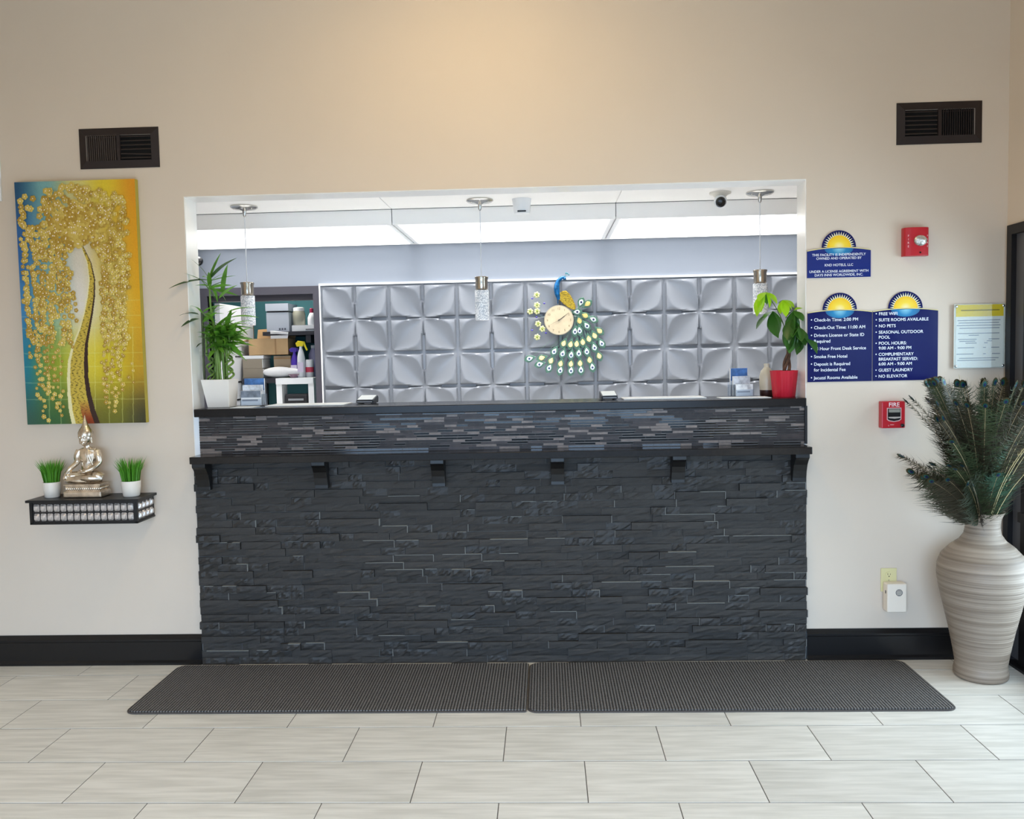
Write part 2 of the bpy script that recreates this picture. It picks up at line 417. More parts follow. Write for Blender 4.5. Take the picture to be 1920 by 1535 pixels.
tag(gl_.build('exposed_mortar_lines', M('exposed_mortar', (128, 128, 124), .9), ct, recalc=False), kind='stuff')
# mosaic band
MB().box(-1.727, 1.250, -.004, .0035, 1.06, 1.25).build('mosaic_backing', M('mosaic_grout', (128, 122, 118), .8), ct)
mos = {k: MB() for k in range(4)}
mm = [M('mosaic_black_glass', (10, 9, 10), .08), M('mosaic_charcoal', (52, 46, 44), .4, spec=.25, noise=(40, .2)), M('mosaic_taupe', (122, 110, 103), .35, spec=.3, noise=(30, .15)), M('mosaic_brown', (66, 57, 54), .35, spec=.25, noise=(30, .2))]
z = 1.0655; 
while z < 1.249:
    h = .0125 if random.random() < .85 else .0125
    x = -1.727-random.uniform(0, .1)
    while x < 1.25:
        k = random.choices(range(4), (36, 32, 17, 15))[0]
        L = random.choice((.055, .075, .1, .13)) if k != 2 else random.choice((.055, .06, .1))
        xa, xb = max(x, -1.727), min(x+L, 1.25)
        if xb-xa > .006: mos[k].box(xa+.0008, xb-.0008, -.0045-(.004 if k != 2 else .005), -.003, z+.0007+(.002 if k == 0 else 0), min(z+h, 1.25)-.0007-(.002 if k == 0 else 0))
        x += L
    z += h
for k, nm in enumerate(('black_mosaic_tiles', 'charcoal_mosaic_tiles', 'taupe_mosaic_tiles', 'brown_mosaic_tiles')):
    tag(mos[k].build(nm, mm[k], ct, recalc=False), kind='stuff')
MB().box(1.250, 1.262, -.016, .003, 1.066, 1.25).build('edge_trim', alu, ct)
tag(MB().box(-1.737, 1.2505, -.042, .29, 1.2505, 1.29).build('countertop', granite, bevel=.004, origin=(-.243, .12, 1.2505)), 'long dark granite countertop across the reception opening', 'countertop')
lg = thing('bar_ledge', 'narrow dark granite ledge on black wooden brackets below the mosaic band', 'ledge', (-.24, -.075, 1.03))
MB().box(-1.7235, 1.2455, -.152, -.0095, 1.0305, 1.065).build('ledge_slab', ledgemat, lg, bevel=.003)
for xc in (-1.688, -1.104, -.528, .05, .629, 1.206):
    prof = [(-.047, 1.0305), (-.135, 1.0305), (-.135, 1.012), (-.12, 1.0), (-.1, .975), (-.088, .945), (-.08, .91), (-.08, .893), (-.047, .893)]
    o = MB().prism(prof, xc-.0325, xc+.0325, 'x').build('bracket', blackwood, lg, bevel=.002)

# ================================================================== LEAF KITS
def leaf_mesh(name, mat, L, Wd, droop, fold=.25, n=7, shape=None):
    vs = []; fs = []
    for i in range(n+1):
        t = i/n; x = L*t*(1-.12*droop*t); z = -droop*L*t*t*.6
        wv = Wd*(shape(t) if shape else math.sin(PI*t**.75)**.8 if 0 < t < 1 else 0)/2+.0006
        for s_ in (-1, 0, 1): vs.append((x, s_*wv, z+abs(s_)*wv*fold))
    for i in range(n):
        for k in range(2): a = i*3+k; fs.append((a, a+1, a+4, a+3))
    return MB().add(vs, fs).mesh(name, mat, smooth=60, recalc=False)
def place_leaf(me, parent, base, dirv, roll=0, scale=1, name='leaf'):
    """leaf grows along +x of its mesh; dirv is a world direction"""
    d_ = Vector(dirv).normalized(); up = Vector((0, 0, 1)); side = up.cross(d_)
    if side.length < 1e-3: side = Vector((0, 1, 0))
    side.normalize(); up2 = d_.cross(side)
    m = Matrix((d_, side, up2)).transposed() @ Matrix.Rotation(roll, 3, 'X')
    o = bpy.data.objects.new(name, me); COL.objects.link(o); o.parent = parent
    o.matrix_local = Matrix.Translation(Vector(base)-worigin(parent)) @ m.to_4x4() @ Matrix.Scale(scale, 4)
    return o

# ================================================================== WALL THINGS, LEFT
# --- painting
PX0, PX1, PZ0, PZ1 = -2.583, -1.982, 1.229, 2.42
pt = thing('canvas_painting', 'tall canvas painting of a golden blossom tree on blue and yellow', 'painting', ((PX0+PX1)/2, -.02, PZ0))
yc_ = -.034
def pc(cols):
    return np.array(cols, float)
GR = pc([[(28, 78, 112), (120, 168, 166), (214, 200, 122), (226, 196, 44), (222, 146, 22)],
         [(40, 98, 160), (120, 168, 172), (216, 204, 182), (216, 182, 74), (226, 158, 14)],
         [(62, 132, 182), (152, 190, 172), (230, 220, 205), (224, 204, 118), (226, 168, 18)],
         [(22, 122, 142), (150, 164, 44), (222, 202, 62), (220, 192, 24), (196, 150, 18)],
         [(48, 90, 74), (52, 98, 52), (108, 100, 28), (108, 106, 22), (58, 54, 20)]])
trk = np.array([(465, 425, 6), (505, 520, 12), (522, 620, 17), (515, 720, 22), (497, 820, 26), (472, 920, 32), (447, 1000, 42), (432, 1100, 54), (430, 1200, 58), (438, 1300, 64), (455, 1400, 72), (480, 1485, 78)], float)
nu, nv = 250, 500
U, V = np.meshgrid(np.linspace(0, 1, nu+1), np.linspace(0, 1, nv+1))
def bil(u, v):
    a = np.clip(u*4, 0, 3.999); b = np.clip(v*4, 0, 3.999); i = a.astype(int); k = b.astype(int)
    fa = (a-i); fb = (b-k); fa = (fa*fa*(3-2*fa))[..., None]; fb = (fb*fb*(3-2*fb))[..., None]
    return (GR[k, i]*(1-fa)+GR[k, i+1]*fa)*(1-fb)+(GR[k+1, i]*(1-fa)+GR[k+1, i+1]*fa)*fb
colr = bil(U, V)
PXc = 60+U*722+V*60; PYc = 45+V*1435-U*8
nz = rng.normal(0, 1, U.shape)
for g in (745, 835, 905, 1055, 1135, 1230, 1330): colr[np.abs(PYc-g) < 3] = colr[np.abs(PYc-g) < 3]*.75+np.array((225, 225, 170))*.25
for g in (255, 325, 535, 620, 700, 765):
    k_ = (np.abs(PXc-g) < 3) & (PYc > 900); colr[k_] = colr[k_]*.65+np.array((225, 225, 150))*.35
tx = np.interp(PYc, trk[:, 1], trk[:, 0]); tw = np.interp(PYc, trk[:, 1], trk[:, 2])*1.12
q = (PXc-tx)/tw; ins = (np.abs(q) < 1) & (PYc > 425)
tc_ = np.zeros(colr.shape)
gold = np.array((206, 176, 66.)); pale = np.array((238, 226, 170.)); dark = np.array((54, 28, 16.)); red = np.array((150, 60, 20.))
f1 = np.clip((q+1)/2, 0, 1)[..., None]
tc_ = np.where(f1 < .14, pale, np.where(f1 < .8, gold, dark))
mot = (np.sin(PXc*.21+np.sin(PYc*.13)*3)*np.sin(PYc*.17)+nz*.35)[..., None]
tc_ = np.where((mot > .55) & (f1 > .15) & (f1 < .75), np.array((112, 96, 26.)), tc_)
low = np.clip((PYc-1330)/120, 0, 1)[..., None]; tc_ = np.where((f1 > .45) & (f1 < .8), tc_*(1-low)+red*low, tc_)
colr = np.where(ins[..., None], tc_, colr)
colr = np.clip(colr*(1+nz[..., None]*.015), 0, 255)
vs = np.stack([PX0+U*(PX1-PX0), np.full(U.shape, yc_), PZ1-V*(PZ1-PZ0)], -1).reshape(-1, 3)
idx = np.arange((nu+1)*(nv+1)).reshape(nv+1, nu+1)
fs = np.stack([idx[:-1, :-1], idx[1:, :-1], idx[1:, 1:], idx[:-1, 1:]], -1).reshape(-1, 4)
m = MB(); m.v = [tuple(p) for p in vs]; m.f = [tuple(int(i) for i in p) for p in fs]
po = m.build('painted_face', M('oil_paint', (200, 180, 100), .42, vcol=True, bump=(90, .25, .004)), pt, recalc=False)
ca = po.data.color_attributes.new('paint', 'FLOAT_COLOR', 'POINT')
lc = colr.reshape(-1, 3)/255; lc = np.where(lc <= .04045, lc/12.92, ((lc+.055)/1.055)**2.4)
ca.data.foreach_set('color', np.concatenate([lc, np.ones((len(lc), 1))], 1).ravel())
MB().box(PX0, PX1, yc_+.0004, -.002, PZ0, PZ1).build('canvas_edge', M('canvas_edge_paint', (176, 160, 60), .6), pt)
bl = {k: MB() for k in range(3)}; pearl = MB()
def blossom(X, Yp, R, kind):
    u = (X-60-(Yp-45)/1435*60)/722; v = (Yp-45+u*8)/1435
    if not (.02 < u < .98 and .015 < v < .985): return
    x = PX0+u*(PX1-PX0); zc = PZ1-v*(PZ1-PZ0); R = R/722*(PX1-PX0); a0 = random.random()*6
    yy = yc_-.0012-random.random()*.0035
    for k in range(5):
        a = a0+k*2*PI/5; c0 = (x+.55*R*math.cos(a), zc+.55*R*math.sin(a)); ring = []
        for t in range(6):
            b = t*PI/3+a; ring.append((c0[0]+.48*R*math.cos(b), yy-.0004-.0010*(k % 2), c0[1]+.48*R*math.sin(b)))
        bl[kind].add(ring+[(c0[0], yy-.0028, c0[1])], [(t, (t+1) % 6, 6) for t in range(6)])
    pr_ = min(R*.2, .0036); pearl.ell((x, yy-.0026, zc), (pr_, .0016, pr_), 6, 4)
for _ in range(330):
    a = random.random()*2*PI; r_ = random.random()**.6
    X = 420+r_*math.cos(a)*330; Yp = 290+r_*math.sin(a)*230
    if Yp > 430 and 395 < X < 560: continue
    big = max(0, 1-abs(X-430)/230)*max(0, 1-abs(Yp-310)/150)
    blossom(X, Yp, 20+34*big*random.uniform(.6, 1), random.randrange(3))
for X_, y_a, y_b in ((110, 130, 980), (130, 380, 1100), (165, 420, 1330), (175, 420, 1180), (205, 420, 1460), (215, 450, 1000), (240, 420, 1300), (265, 450, 1380), (290, 420, 850), (310, 420, 800), (330, 430, 1000), (355, 420, 800), (300, 1000, 1450), (375, 560, 1020), (400, 700, 880), (585, 420, 1250), (600, 440, 1350), (620, 420, 1200), (640, 420, 1420), (660, 420, 1250), (680, 430, 1310), (705, 420, 1100), (715, 420, 1050), (740, 480, 700), (745, 1120, 1240), (600, 1250, 1400), (700, 150, 450), (650, 120, 420)):
    Yp = y_a
    while Yp < y_b:
        f = (Yp-400)/1000; blossom(X_+random.uniform(-16, 16)+max(0, f)*30*(1 if X_ < 420 else .4), Yp, random.uniform(13, 23)*(1 if Yp < 1000 else .72), random.randrange(3)); Yp += random.uniform(20, 42)
for k, c_ in enumerate(((204, 172, 78), (218, 190, 96), (186, 150, 58))):
    tag(bl[k].build('raised_gold_petals', M('gold_petal_paint_%d' % k, c_, .35, metal=.35), pt, recalc=False), kind='stuff')
tag(pearl.build('raised_pearl_dots', M('pearl_paint', (250, 232, 200), .25), pt, smooth=60, recalc=False), kind='stuff')
# --- white panel cut off by the frame
tag(MB().box(-2.85, -2.667, -.012, -.0005, 2.336, 2.86).build('wall_panel', white_paint, bevel=.002, origin=(-2.76, -.006, 2.336)), 'plain white wall panel cut off by the left edge above the painting', 'panel')
# --- vents
ventm = M('vent_brown', (44, 34, 32), .5, metal=.2); ventd = M('vent_dark', (8, 7, 7), .9); ventl = M('vent_slat', (72, 62, 58), .5, metal=.2)
def vent(xa, mirror, label):
    za, W_, H_ = 2.480, .396, .194; t = thing('air_vent', label, 'vent', (xa+W_/2, -.006, za), 'dark brown wall vents')
    zb, xb = za+H_, xa+W_
    f = MB(); o_ = .036
    f.add([(xa, -.004, za), (xb, -.004, za), (xb, -.004, zb), (xa, -.004, zb), (xa+o_, -.012, za+o_), (xb-o_, -.012, za+o_), (xb-o_, -.012, zb-o_), (xa+o_, -.012, zb-o_),
           (xa, -.0003, za), (xb, -.0003, za), (xb, -.0003, zb), (xa, -.0003, zb)],
          [(0, 1, 5, 4), (1, 2, 6, 5), (2, 3, 7, 6), (3, 0, 4, 7), (0, 8, 9, 1), (1, 9, 10, 2), (2, 10, 11, 3), (3, 11, 8, 0)])
    f.build('frame', ventm, t)
    MB().box(xa+o_, xb-o_, -.002, -.0006, za+o_, zb-o_).build('backing', ventd, t)
    xm = xa+W_/2
    MB().box(xm-.008, xm+.008, -.012, -.002, za+o_, zb-o_).build('centre_bar', ventm, t)
    va, vb = (xm+.012, xb-o_-.004) if mirror else (xa+o_+.004, xm-.012)
    ha, hb = (xa+o_+.002, xm-.01) if mirror else (xm+.01, xb-o_-.002)
    for k in range(14):
        x = va+(vb-va)*(k+.5)/14; MB().prism([(x-.002, -.011), (x+.0012, -.011), (x+.004, -.003), (x+.001, -.003)], za+o_, zb-o_, 'z').build('slat', ventl if not mirror else ventm, t)
    for k in range(6):
        z = za+o_+(zb-za-2*o_)*(k+.5)/6; tilt = .004
        hz_ = -.006 if (k == 1 and not mirror) else 0
        s_ = MB().add([(ha, -.011, z-.004+tilt), (hb, -.011, z-.004+tilt+hz_), (hb, -.003, z+.006+hz_), (ha, -.003, z+.006), (ha, -.011, z-.0055+tilt), (hb, -.011, z-.0055+tilt+hz_), (hb, -.003, z+.0045+hz_), (ha, -.003, z+.0045)],
                     [(0, 1, 2, 3), (7, 6, 5, 4), (0, 4, 5, 1), (1, 5, 6, 2), (2, 6, 7, 3), (3, 7, 4, 0)]).build('slat', ventl, t)
    MB().box(va, vb, -.0105, -.0095, zb-o_-.012, zb-o_-.009).build('damper_bar', ventm, t)
vent(-2.264, False, 'dark brown air vent above the golden tree painting')
vent(1.683, True, 'dark brown air vent high on the wall above the red fire alarm')

# --- floating shelf with crystals
SX0, SX1, SD = -2.502, -1.972, -.19
sh = thing('floating_shelf', 'black floating shelf studded with rows of clear crystals', 'shelf', (-2.237, -.095, .757))
MB().box(SX0-.012, SX1+.012, SD-.012, -.0005, .862, .874).build('top_board', blackwood, sh, bevel=.001)
MB().box(SX0+.004, SX1-.004, SD+.004, -.0005, .76, .862).build('body', M('shelf_black', (26, 23, 22), .4), sh)
for a, b in ((SX0, SX0+.014), (SX1-.014, SX1)): MB().box(a, b, SD, SD+.012, .757, .862).build('corner_post', blackwood, sh)
MB().box(SX0, SX1, SD, -.001, .754, .762).build('bottom_rail', blackwood, sh)
cry = M('crystal', (214, 206, 200), .06, metal=.55, noise=(90, .25), bump=(60, .5, .01))
def gem(w_, h_, t_):
    a, b = w_/2, h_/2; i = .55; ch = .3
    ring = [(-a, -b*(1-ch)), (-a*(1-ch), -b), (a*(1-ch), -b), (a, -b*(1-ch)), (a, b*(1-ch)), (a*(1-ch), b), (-a*(1-ch), b), (-a, b*(1-ch))]
    vs = [(x, 0, z) for x, z in ring]+[(x*i, -t_, z*i) for x, z in ring]
    return MB().add(vs, [tuple(range(8, 16))]+[(k, (k+1) % 8, 8+(k+1) % 8, 8+k) for k in range(8)]).mesh('crystal', cry)
gm = gem(.0285, .037, .011)
Ws = worigin(sh)
for k in range(15):
    for z in (.789, .834): inst('crystal', gm, sh, Vector((SX0+.034+k*.0330, SD+.004, z))-Ws)
for k in range(4):
    for z in (.789, .834):
        inst('crystal', gm, sh, Vector((SX1-.004, SD+.034+k*.04, z))-Ws, rot=(0, 0, PI/2))
        inst('crystal', gm, sh, Vector((SX0+.004, SD+.034+k*.04, z))-Ws, rot=(0, 0, -PI/2))
# --- two pots of artificial grass
potw = M('white_ceramic', (238, 227, 212), .3)
def grass_pot(x, y, label, r):
    t = thing('grass_pot', label, 'potted plant', (x, y, .8745), 'small white pots of artificial grass')
    MB().lathe([(r*.78, 0), (r*.84, .003), (r*.97, .045), (r, .075), (r*.92, .075), (r*.9, .062)], (x, y, .8745), 32).build('pot', potw, t, smooth=40)
    g = MB()
    for k in range(210):
        a = random.random()*2*PI; q_ = random.random()**.5*r*.8; lean = q_/r*.045+random.uniform(-.008, .018); h = random.uniform(.085, .135)
        bx, by = x+q_*math.cos(a), y+q_*math.sin(a); wv = .0026; pa = random.random()*PI; dx, dy = wv*math.cos(pa), wv*math.sin(pa)
        ex, ey = bx+lean*math.cos(a), by+lean*math.sin(a); mx, my = bx+lean*.3*math.cos(a), by+lean*.3*math.sin(a); z0_ = .8745+.06
        g.add([(bx-dx, by-dy, z0_), (bx+dx, by+dy, z0_), (mx+dx, my+dy, z0_+h*.6), (mx-dx, my-dy, z0_+h*.6), (ex, ey, z0_+h)], [(0, 1, 2, 3), (3, 2, 4)])
    tag(g.build('grass', leafmat('grass_green', (92, 158, 44), .0, .3), t, recalc=False), kind='stuff')
grass_pot(-2.437, -.1, 'white pot of green grass to the left of the silver statue', .041)
grass_pot(-2.040, -.1, 'white pot of green grass to the right of the silver statue', .046)
# --- seated statue
sil = M('antique_silver', (214, 200, 182), .27, metal=1, noise=(26, .28))
bx0, by0, bz0 = -2.262, -.098, .8745
K = .000365
su = thing('seated_statue', 'antique silver seated Buddha statue on a beaded pedestal between two grass pots', 'statue', (bx0, by0, bz0))
def sp(X, Yp, y=0): return (bx0+(X-905)*K, by0+y, bz0+(1070-Yp)*K)
MB().box(bx0-.094, bx0+.094, by0-.05, by0+.05, bz0, bz0+.031).build('pedestal_base', sil, su, bevel=.006, seg=3)
MB().box(bx0-.085, bx0+.085, by0-.042, by0+.042, bz0+.031, bz0+.058).build('pedestal_band', sil, su)
MB().box(bx0-.091, bx0+.091, by0-.048, by0+.048, bz0+.057, bz0+.067).build('pedestal_cap', sil, su, bevel=.004, seg=3)
bd = MB()
for k in range(17): bd.ell((bx0-.08+k*.01, by0-.043, bz0+.044), (.0046, .004, .009), 8, 6)
for k in range(8): bd.ell((bx0+.086, by0-.035+k*.01, bz0+.044), (.004, .0046, .009), 8, 6)
tag(bd.build('lotus_beads', sil, su, smooth=60, recalc=False), kind='stuff')
def remesh(mb, name, mat, parent, vox, it=4):
    me = mb.mesh('tmp', None); o = bpy.data.objects.new('tmp', me); COL.objects.link(o)
    md = o.modifiers.new('r', 'REMESH'); md.mode = 'VOXEL'; md.voxel_size = vox; md.use_smooth_shade = True
    ms = o.modifiers.new('s', 'SMOOTH'); ms.iterations = it; ms.factor = .5
    dg = bpy.context.evaluated_depsgraph_get(); n = bpy.data.meshes.new_from_object(o.evaluated_get(dg))
    bpy.data.objects.remove(o); W_ = worigin(parent)
    n.transform(Matrix.Translation(-W_)); n.materials.clear(); n.materials.append(mat); n.name = name
    n.polygons.foreach_set('use_smooth', [True]*len(n.polygons))
    r_ = bpy.data.objects.new(name, n); COL.objects.link(r_); r_.parent = parent
    return r_
bm_ = MB()
def limb(pts, rad): bm_.tube(bez(pts, 5), list(np.interp(np.linspace(0, len(rad)-1, (len(pts)-1)*5+1), range(len(rad)), rad)), 12)
bm_.ell(sp(915, 790, .005), (.060, .034, .026))                       # hips
bm_.ell(sp(925, 660, .008), (.034, .026, .05)); bm_.ell(sp(935, 520, .004), (.045, .028, .042)); bm_.ell(sp(940, 460, .006), (.052, .025, .022))
limb([sp(935, 450, .004), sp(930, 370, .002)], [.017, .0145])          # neck
limb([sp(860, 800, .0), sp(740, 790, -.02), sp(655, 815, -.014)], [.027, .026, .021])   # thighs
limb([sp(970, 800, .0), sp(1080, 785, -.02), sp(1150, 815, -.014)], [.027, .026, .021])
limb([sp(660, 825, -.018), sp(800, 835, -.04), sp(960, 845, -.04)], [.019, .017, .012])   # shins
limb([sp(1145, 822, -.018), sp(1010, 805, -.045), sp(860, 800, -.043)], [.019, .017, .012])
bm_.ell(sp(850, 795, -.043), (.018, .011, .008)); bm_.ell(sp(985, 850, -.038), (.017, .01, .008))
limb([sp(825, 450, .004), sp(800, 520, -.004), sp(790, 600, -.002), sp(735, 680, -.03), sp(690, 740, -.036)], [.018, .0165, .014, .012, .009])
limb([sp(1060, 450, .004), sp(1085, 530, -.002), sp(1095, 610, -.006), sp(1040, 680, -.034), sp(950, 715, -.046)], [.018, .0175, .016, .013, .010])
bm_.ell(sp(680, 760, -.038), (.010, .007, .014)); bm_.ell(sp(930, 722, -.05), (.02, .012, .007))
for k in range(4): limb([sp(668+k*9, 765, -.042), sp(655+k*10, 800, -.045), sp(652+k*10, 825-abs(k-1)*5, -.044)], [.0032, .003, .0026])
limb([sp(700, 750, -.042), sp(715, 780, -.045)], [.0034, .0028])
for k in range(4): limb([sp(930, 705+k*8, -.054), sp(890, 712+k*8, -.056), sp(865+abs(k-1)*6, 718+k*8, -.054)], [.0032, .003, .0026])
limb([sp(930, 700, -.056), sp(905, 685, -.056)], [.0034, .0028])
bm_.ell(sp(918, 280, .0), (.030, .031, .038)); bm_.ell(sp(916, 335, -.004), (.021, .022, .020))   # head, jaw
bm_.ell(sp(908, 290, -.030), (.0042, .006, .011)); bm_.ell(sp(908, 312, -.031), (.0062, .005, .0035))          # nose
bm_.ell(sp(908, 340, -.0262), (.009, .004, .0028)); bm_.ell(sp(908, 355, -.025), (.007, .004, .0045))
for s_ in (-1, 1):
    bm_.ell(sp(908+s_*32, 258, -.0265), (.009, .005, .0026)); bm_.ell(sp(908+s_*32, 276, -.027), (.0072, .004, .0032))
    bm_.ell(sp(918+s_*80, 300, .003), (.005, .008, .02)); bm_.ell(sp(918+s_*82, 340, .002), (.004, .005, .008))
remesh(bm_, 'figure', sil, su, .0019, 3)
hr = MB()
hr.lathe([(.0335, 0), (.0355, .01), (.034, .022), (.027, .036), (.018, .048), (.0145, .056), (.0125, .064), (.009, .076), (.005, .09), (.001, .106)], sp(916, 262, .004), 24, rfun=lambda a, z: 1+.05*math.sin(11*a+z*700))
hr.build('hair_crown', sil, su, smooth=50)
ro = MB()
for k in range(5):
    f = k/4; ro.tube(bez([sp(985+f*60, 415, -.004+f*.004), sp(970+f*55, 500, -.026+f*.012), sp(965+f*50, 600, -.022+f*.008), sp(960+f*40, 690, -.03)], 5), .0042, 6)
ro.tube(bez([sp(970, 430, -.02), sp(985, 500, -.028), sp(1010, 580, -.024), sp(1030, 640, -.02)], 5), .0055, 6)
ro.tube(bez([sp(850, 700, -.022), sp(905, 715, -.03), sp(990, 705, -.03), sp(1050, 680, -.015)], 5), .005, 6)
ro.build('robe_folds', sil, su, smooth=60)

# ================================================================== WALL THINGS, RIGHT
navy = M('sign_navy', (36, 50, 118), .1, spec=.25); navyd = M('sign_navy_deep', (27, 31, 86), .1, spec=.25)
whitel = M('sign_lettering_white', (236, 238, 244), .4); gold_l = M('sign_gold_edge', (232, 216, 150), .3)
def grad_mat(name, stops, r):
    m = bpy.data.materials.new(name); m.use_nodes = True; N = m.node_tree.nodes; L = m.node_tree.links; b = N['Principled BSDF']; b.inputs['Roughness'].default_value = .2
    tc = N.new('ShaderNodeTexCoord'); ln = N.new('ShaderNodeVectorMath'); ln.operation = 'LENGTH'; L.new(tc.outputs['Object'], ln.inputs[0])
    mr = N.new('ShaderNodeMapRange'); mr.inputs['From Max'].default_value = r; L.new(ln.outputs['Value'], mr.inputs['Value'])
    cr = N.new('ShaderNodeValToRGB'); e = cr.color_ramp.elements
    e[0].position, e[0].color = stops[0][0], (*lin(stops[0][1]), 1); e[1].position, e[1].color = stops[-1][0], (*lin(stops[-1][1]), 1)
    for p_, c_ in stops[1:-1]: q_ = e.new(p_); q_.color = (*lin(c_), 1)
    L.new(mr.outputs[0], cr.inputs['Fac']); L.new(cr.outputs[0], b.inputs['Base Color'])
    return m
sunm = grad_mat('printed_sun', [(0, (250, 236, 180)), (.45, (250, 216, 70)), (1, (245, 190, 20))], .06)
glowm = {}
def sign(xa, xb, za, zt, sag, sun_r, label, lines, mat, glow_c):
    xc = (xa+xb)/2; t = thing('hotel_sign', label, 'sign', (xc, -.003, za), 'blue notice signs on the right wall')
    def arch(x): q_ = (x-xc)/((xb-xa)/2); return zt+sag*(1-q_*q_)
    top = [(xb-(xb-xa)*k/16, arch(xb-(xb-xa)*k/16)) for k in range(17)]
    MB().prism([(xa, za), (xb, za)]+top, -.006, -.0005).build('sign_board', mat, t)
    bd_ = [(x, z) for x, z in top]; edge = bd_+[(x, z-.0035) for x, z in reversed(bd_)]
    MB().prism(edge, -.0068, -.0055).build('gold_edge', gold_l, t)
    zc = zt+sag-.001
    half = [(xc+sun_r*math.cos(PI*k/24), zc+sun_r*math.sin(PI*k/24)) for k in range(25)]
    MB().prism(half, -.0055, -.0005).build('sun_backing', navyd, t)
    ro_, ri = sun_r*.93, sun_r*.66; pts = []
    n = 19
    for k in range(n):
        a = PI*(k+.5)/n; da = PI/n*.5
        pts += [(xc+ri*math.cos(a-da), zc+ri*math.sin(a-da)), (xc+ro_*math.cos(a), zc+ro_*math.sin(a))]
    pts = [(xc+ri, zc)]+pts+[(xc-ri, zc)]
    o_ = MB().prism(pts, -.0063, -.0054).build('sun_rays', M('sun_ray_cream', (240, 232, 190), .3), t)
    hs = [(xc+ri*1.06*math.cos(PI*k/24), zc+ri*1.06*math.sin(PI*k/24)) for k in range(25)]
    MB().prism(hs, -.0068, -.0061).build('sun_disc', sunm, t, origin=(xc, -.0065, zc))
    key = tuple(glow_c[1])
    if key not in glowm: glowm[key] = grad_mat('printed_water_glow', [(0, (150, 214, 226)), (.35, (40, 130, 180)), (1, glow_c[1])], .1)
    gl = [(xc+.0685*math.cos(PI+PI*k/16), zt+sag-.005+.036*math.sin(PI+PI*k/16)) for k in range(17)]
    gl = [(x, min(z, arch(x)-.0035)) for x, z in gl]
    MB().prism(gl, -.0064, -.0058).build('water_glow', glowm[key], t, origin=(xc, -.0062, zt+sag))
    for ln in lines:
        text('lettering', *ln[:1], ln[1], -.0066, ln[2], ln[3], whitel, t, ln[4], None, .012)
    return t
def cen(b, z, s): return (b, 1.4135, z, s, 'CENTER')
sign(1.264, 1.5645, 1.863, 1.993, .014, .0805, 'upper blue sign with a sunburst stating the facility owner', [
    cen('THIS FACILITY IS INDEPENDENTLY', 1.966, .0164), cen('OWNED AND OPERATED BY', 1.949, .0164), cen('KND HOTELS, LLC', 1.917, .0164),
    cen('UNDER A LICENSE AGREEMENT WITH', 1.887, .0164), cen('DAYS INNS WORLDWIDE, INC.', 1.870, .0164)], navy, (0, (38, 52, 118)))
def lst(rows, x, s):
    out = []
    for bul, b, z in rows:
        if bul: out.append(('\u2022', x, z, s*1.1, 'LEFT'))
        out.append((b, x+.0155, z, s, 'LEFT'))
    return out
sign(1.266, 1.572, 1.364, 1.698, .012, .081, 'lower left blue sunburst sign listing check-in and check-out times', lst([
    (1, 'Check-In Time: 2:00 PM', 1.655), (1, 'Check-Out Time: 11:00 AM', 1.618), (1, 'Drivers License or State ID', 1.581), (0, 'Required', 1.553), (1, '24 Hour Front Desk Service', 1.517),
    (1, 'Smoke Free Hotel', 1.479), (1, 'Deposit is Required', 1.443), (0, 'for Incidental Fee', 1.415), (1, 'Jacuzzi Rooms Available', 1.377)], 1.280, .0215), navyd, (0, (30, 34, 88)))
sign(1.576, 1.883, 1.364, 1.698, .012, .081, 'lower right blue sunburst sign listing free wifi and pool hours', lst([
    (1, 'FREE WIFI', 1.678), (1, 'SUITE ROOMS AVAILABLE', 1.649), (1, 'NO PETS', 1.620), (1, 'SEASONAL OUTDOOR', 1.590), (0, 'POOL', 1.566), (1, 'POOL HOURS:', 1.537), (0, '9:00 AM - 9:00 PM', 1.514),
    (1, 'COMPLIMENTARY', 1.484), (0, 'BREAKFAST SERVED:', 1.461), (0, '6:00 AM - 9:00 AM', 1.438), (1, 'GUEST LAUNDRY', 1.408), (1, 'NO ELEVATOR', 1.379)], 1.587, .0205), navyd, (0, (30, 34, 88)))
# --- fire strobe
redp = M('alarm_red', (190, 34, 44), .3)
fs_ = thing('fire_alarm_strobe', 'red fire alarm strobe with a clear oval lens high on the wall', 'fire alarm', (1.767, -.02, 1.953))
prof = [(1.7085, -.0005)]+[(1.767+.0585*math.sin(a), -.028-.017*math.cos(a)) for a in np.linspace(-PI/2, PI/2, 13)]+[(1.8255, -.0005)]
MB().prism(prof, 1.953, 2.087, 'z').build('housing', redp, fs_, bevel=.003)
MB().ell((1.781, -.044, 2.024), (.031, .014, .026), 20, 12).build('lens', M('strobe_lens', (226, 224, 214), .06, metal=.75, noise=(60, .4), bump=(70, .5, .01)), fs_, smooth=60)
MB().lathe([(.004, 0), (.004, .003)], (1.78, 0, 0), 12).build('sensor_hole', M('hole_black', (12, 8, 8), .8), fs_).matrix_local = Matrix.Translation(Vector((1.78, -.0455, 1.968))-worigin(fs_)) @ Matrix.Rotation(PI/2, 4, 'X') @ Matrix.Translation((-1.78+worigin(fs_).x, worigin(fs_).y, worigin(fs_).z))
pinkl = M('alarm_lettering', (240, 190, 188), .4)
for k, ch in enumerate('FIRE'): text('lettering', ch, 1.7265, -.0405, 2.043-k*.0165, .0135, pinkl, fs_, 'CENTER', None, .01)
for k, ch in enumerate('FIRE'): text('lettering', ch, 1.8165, -.0385, 2.043-k*.0165, .011, pinkl, fs_, 'CENTER', None, .01)
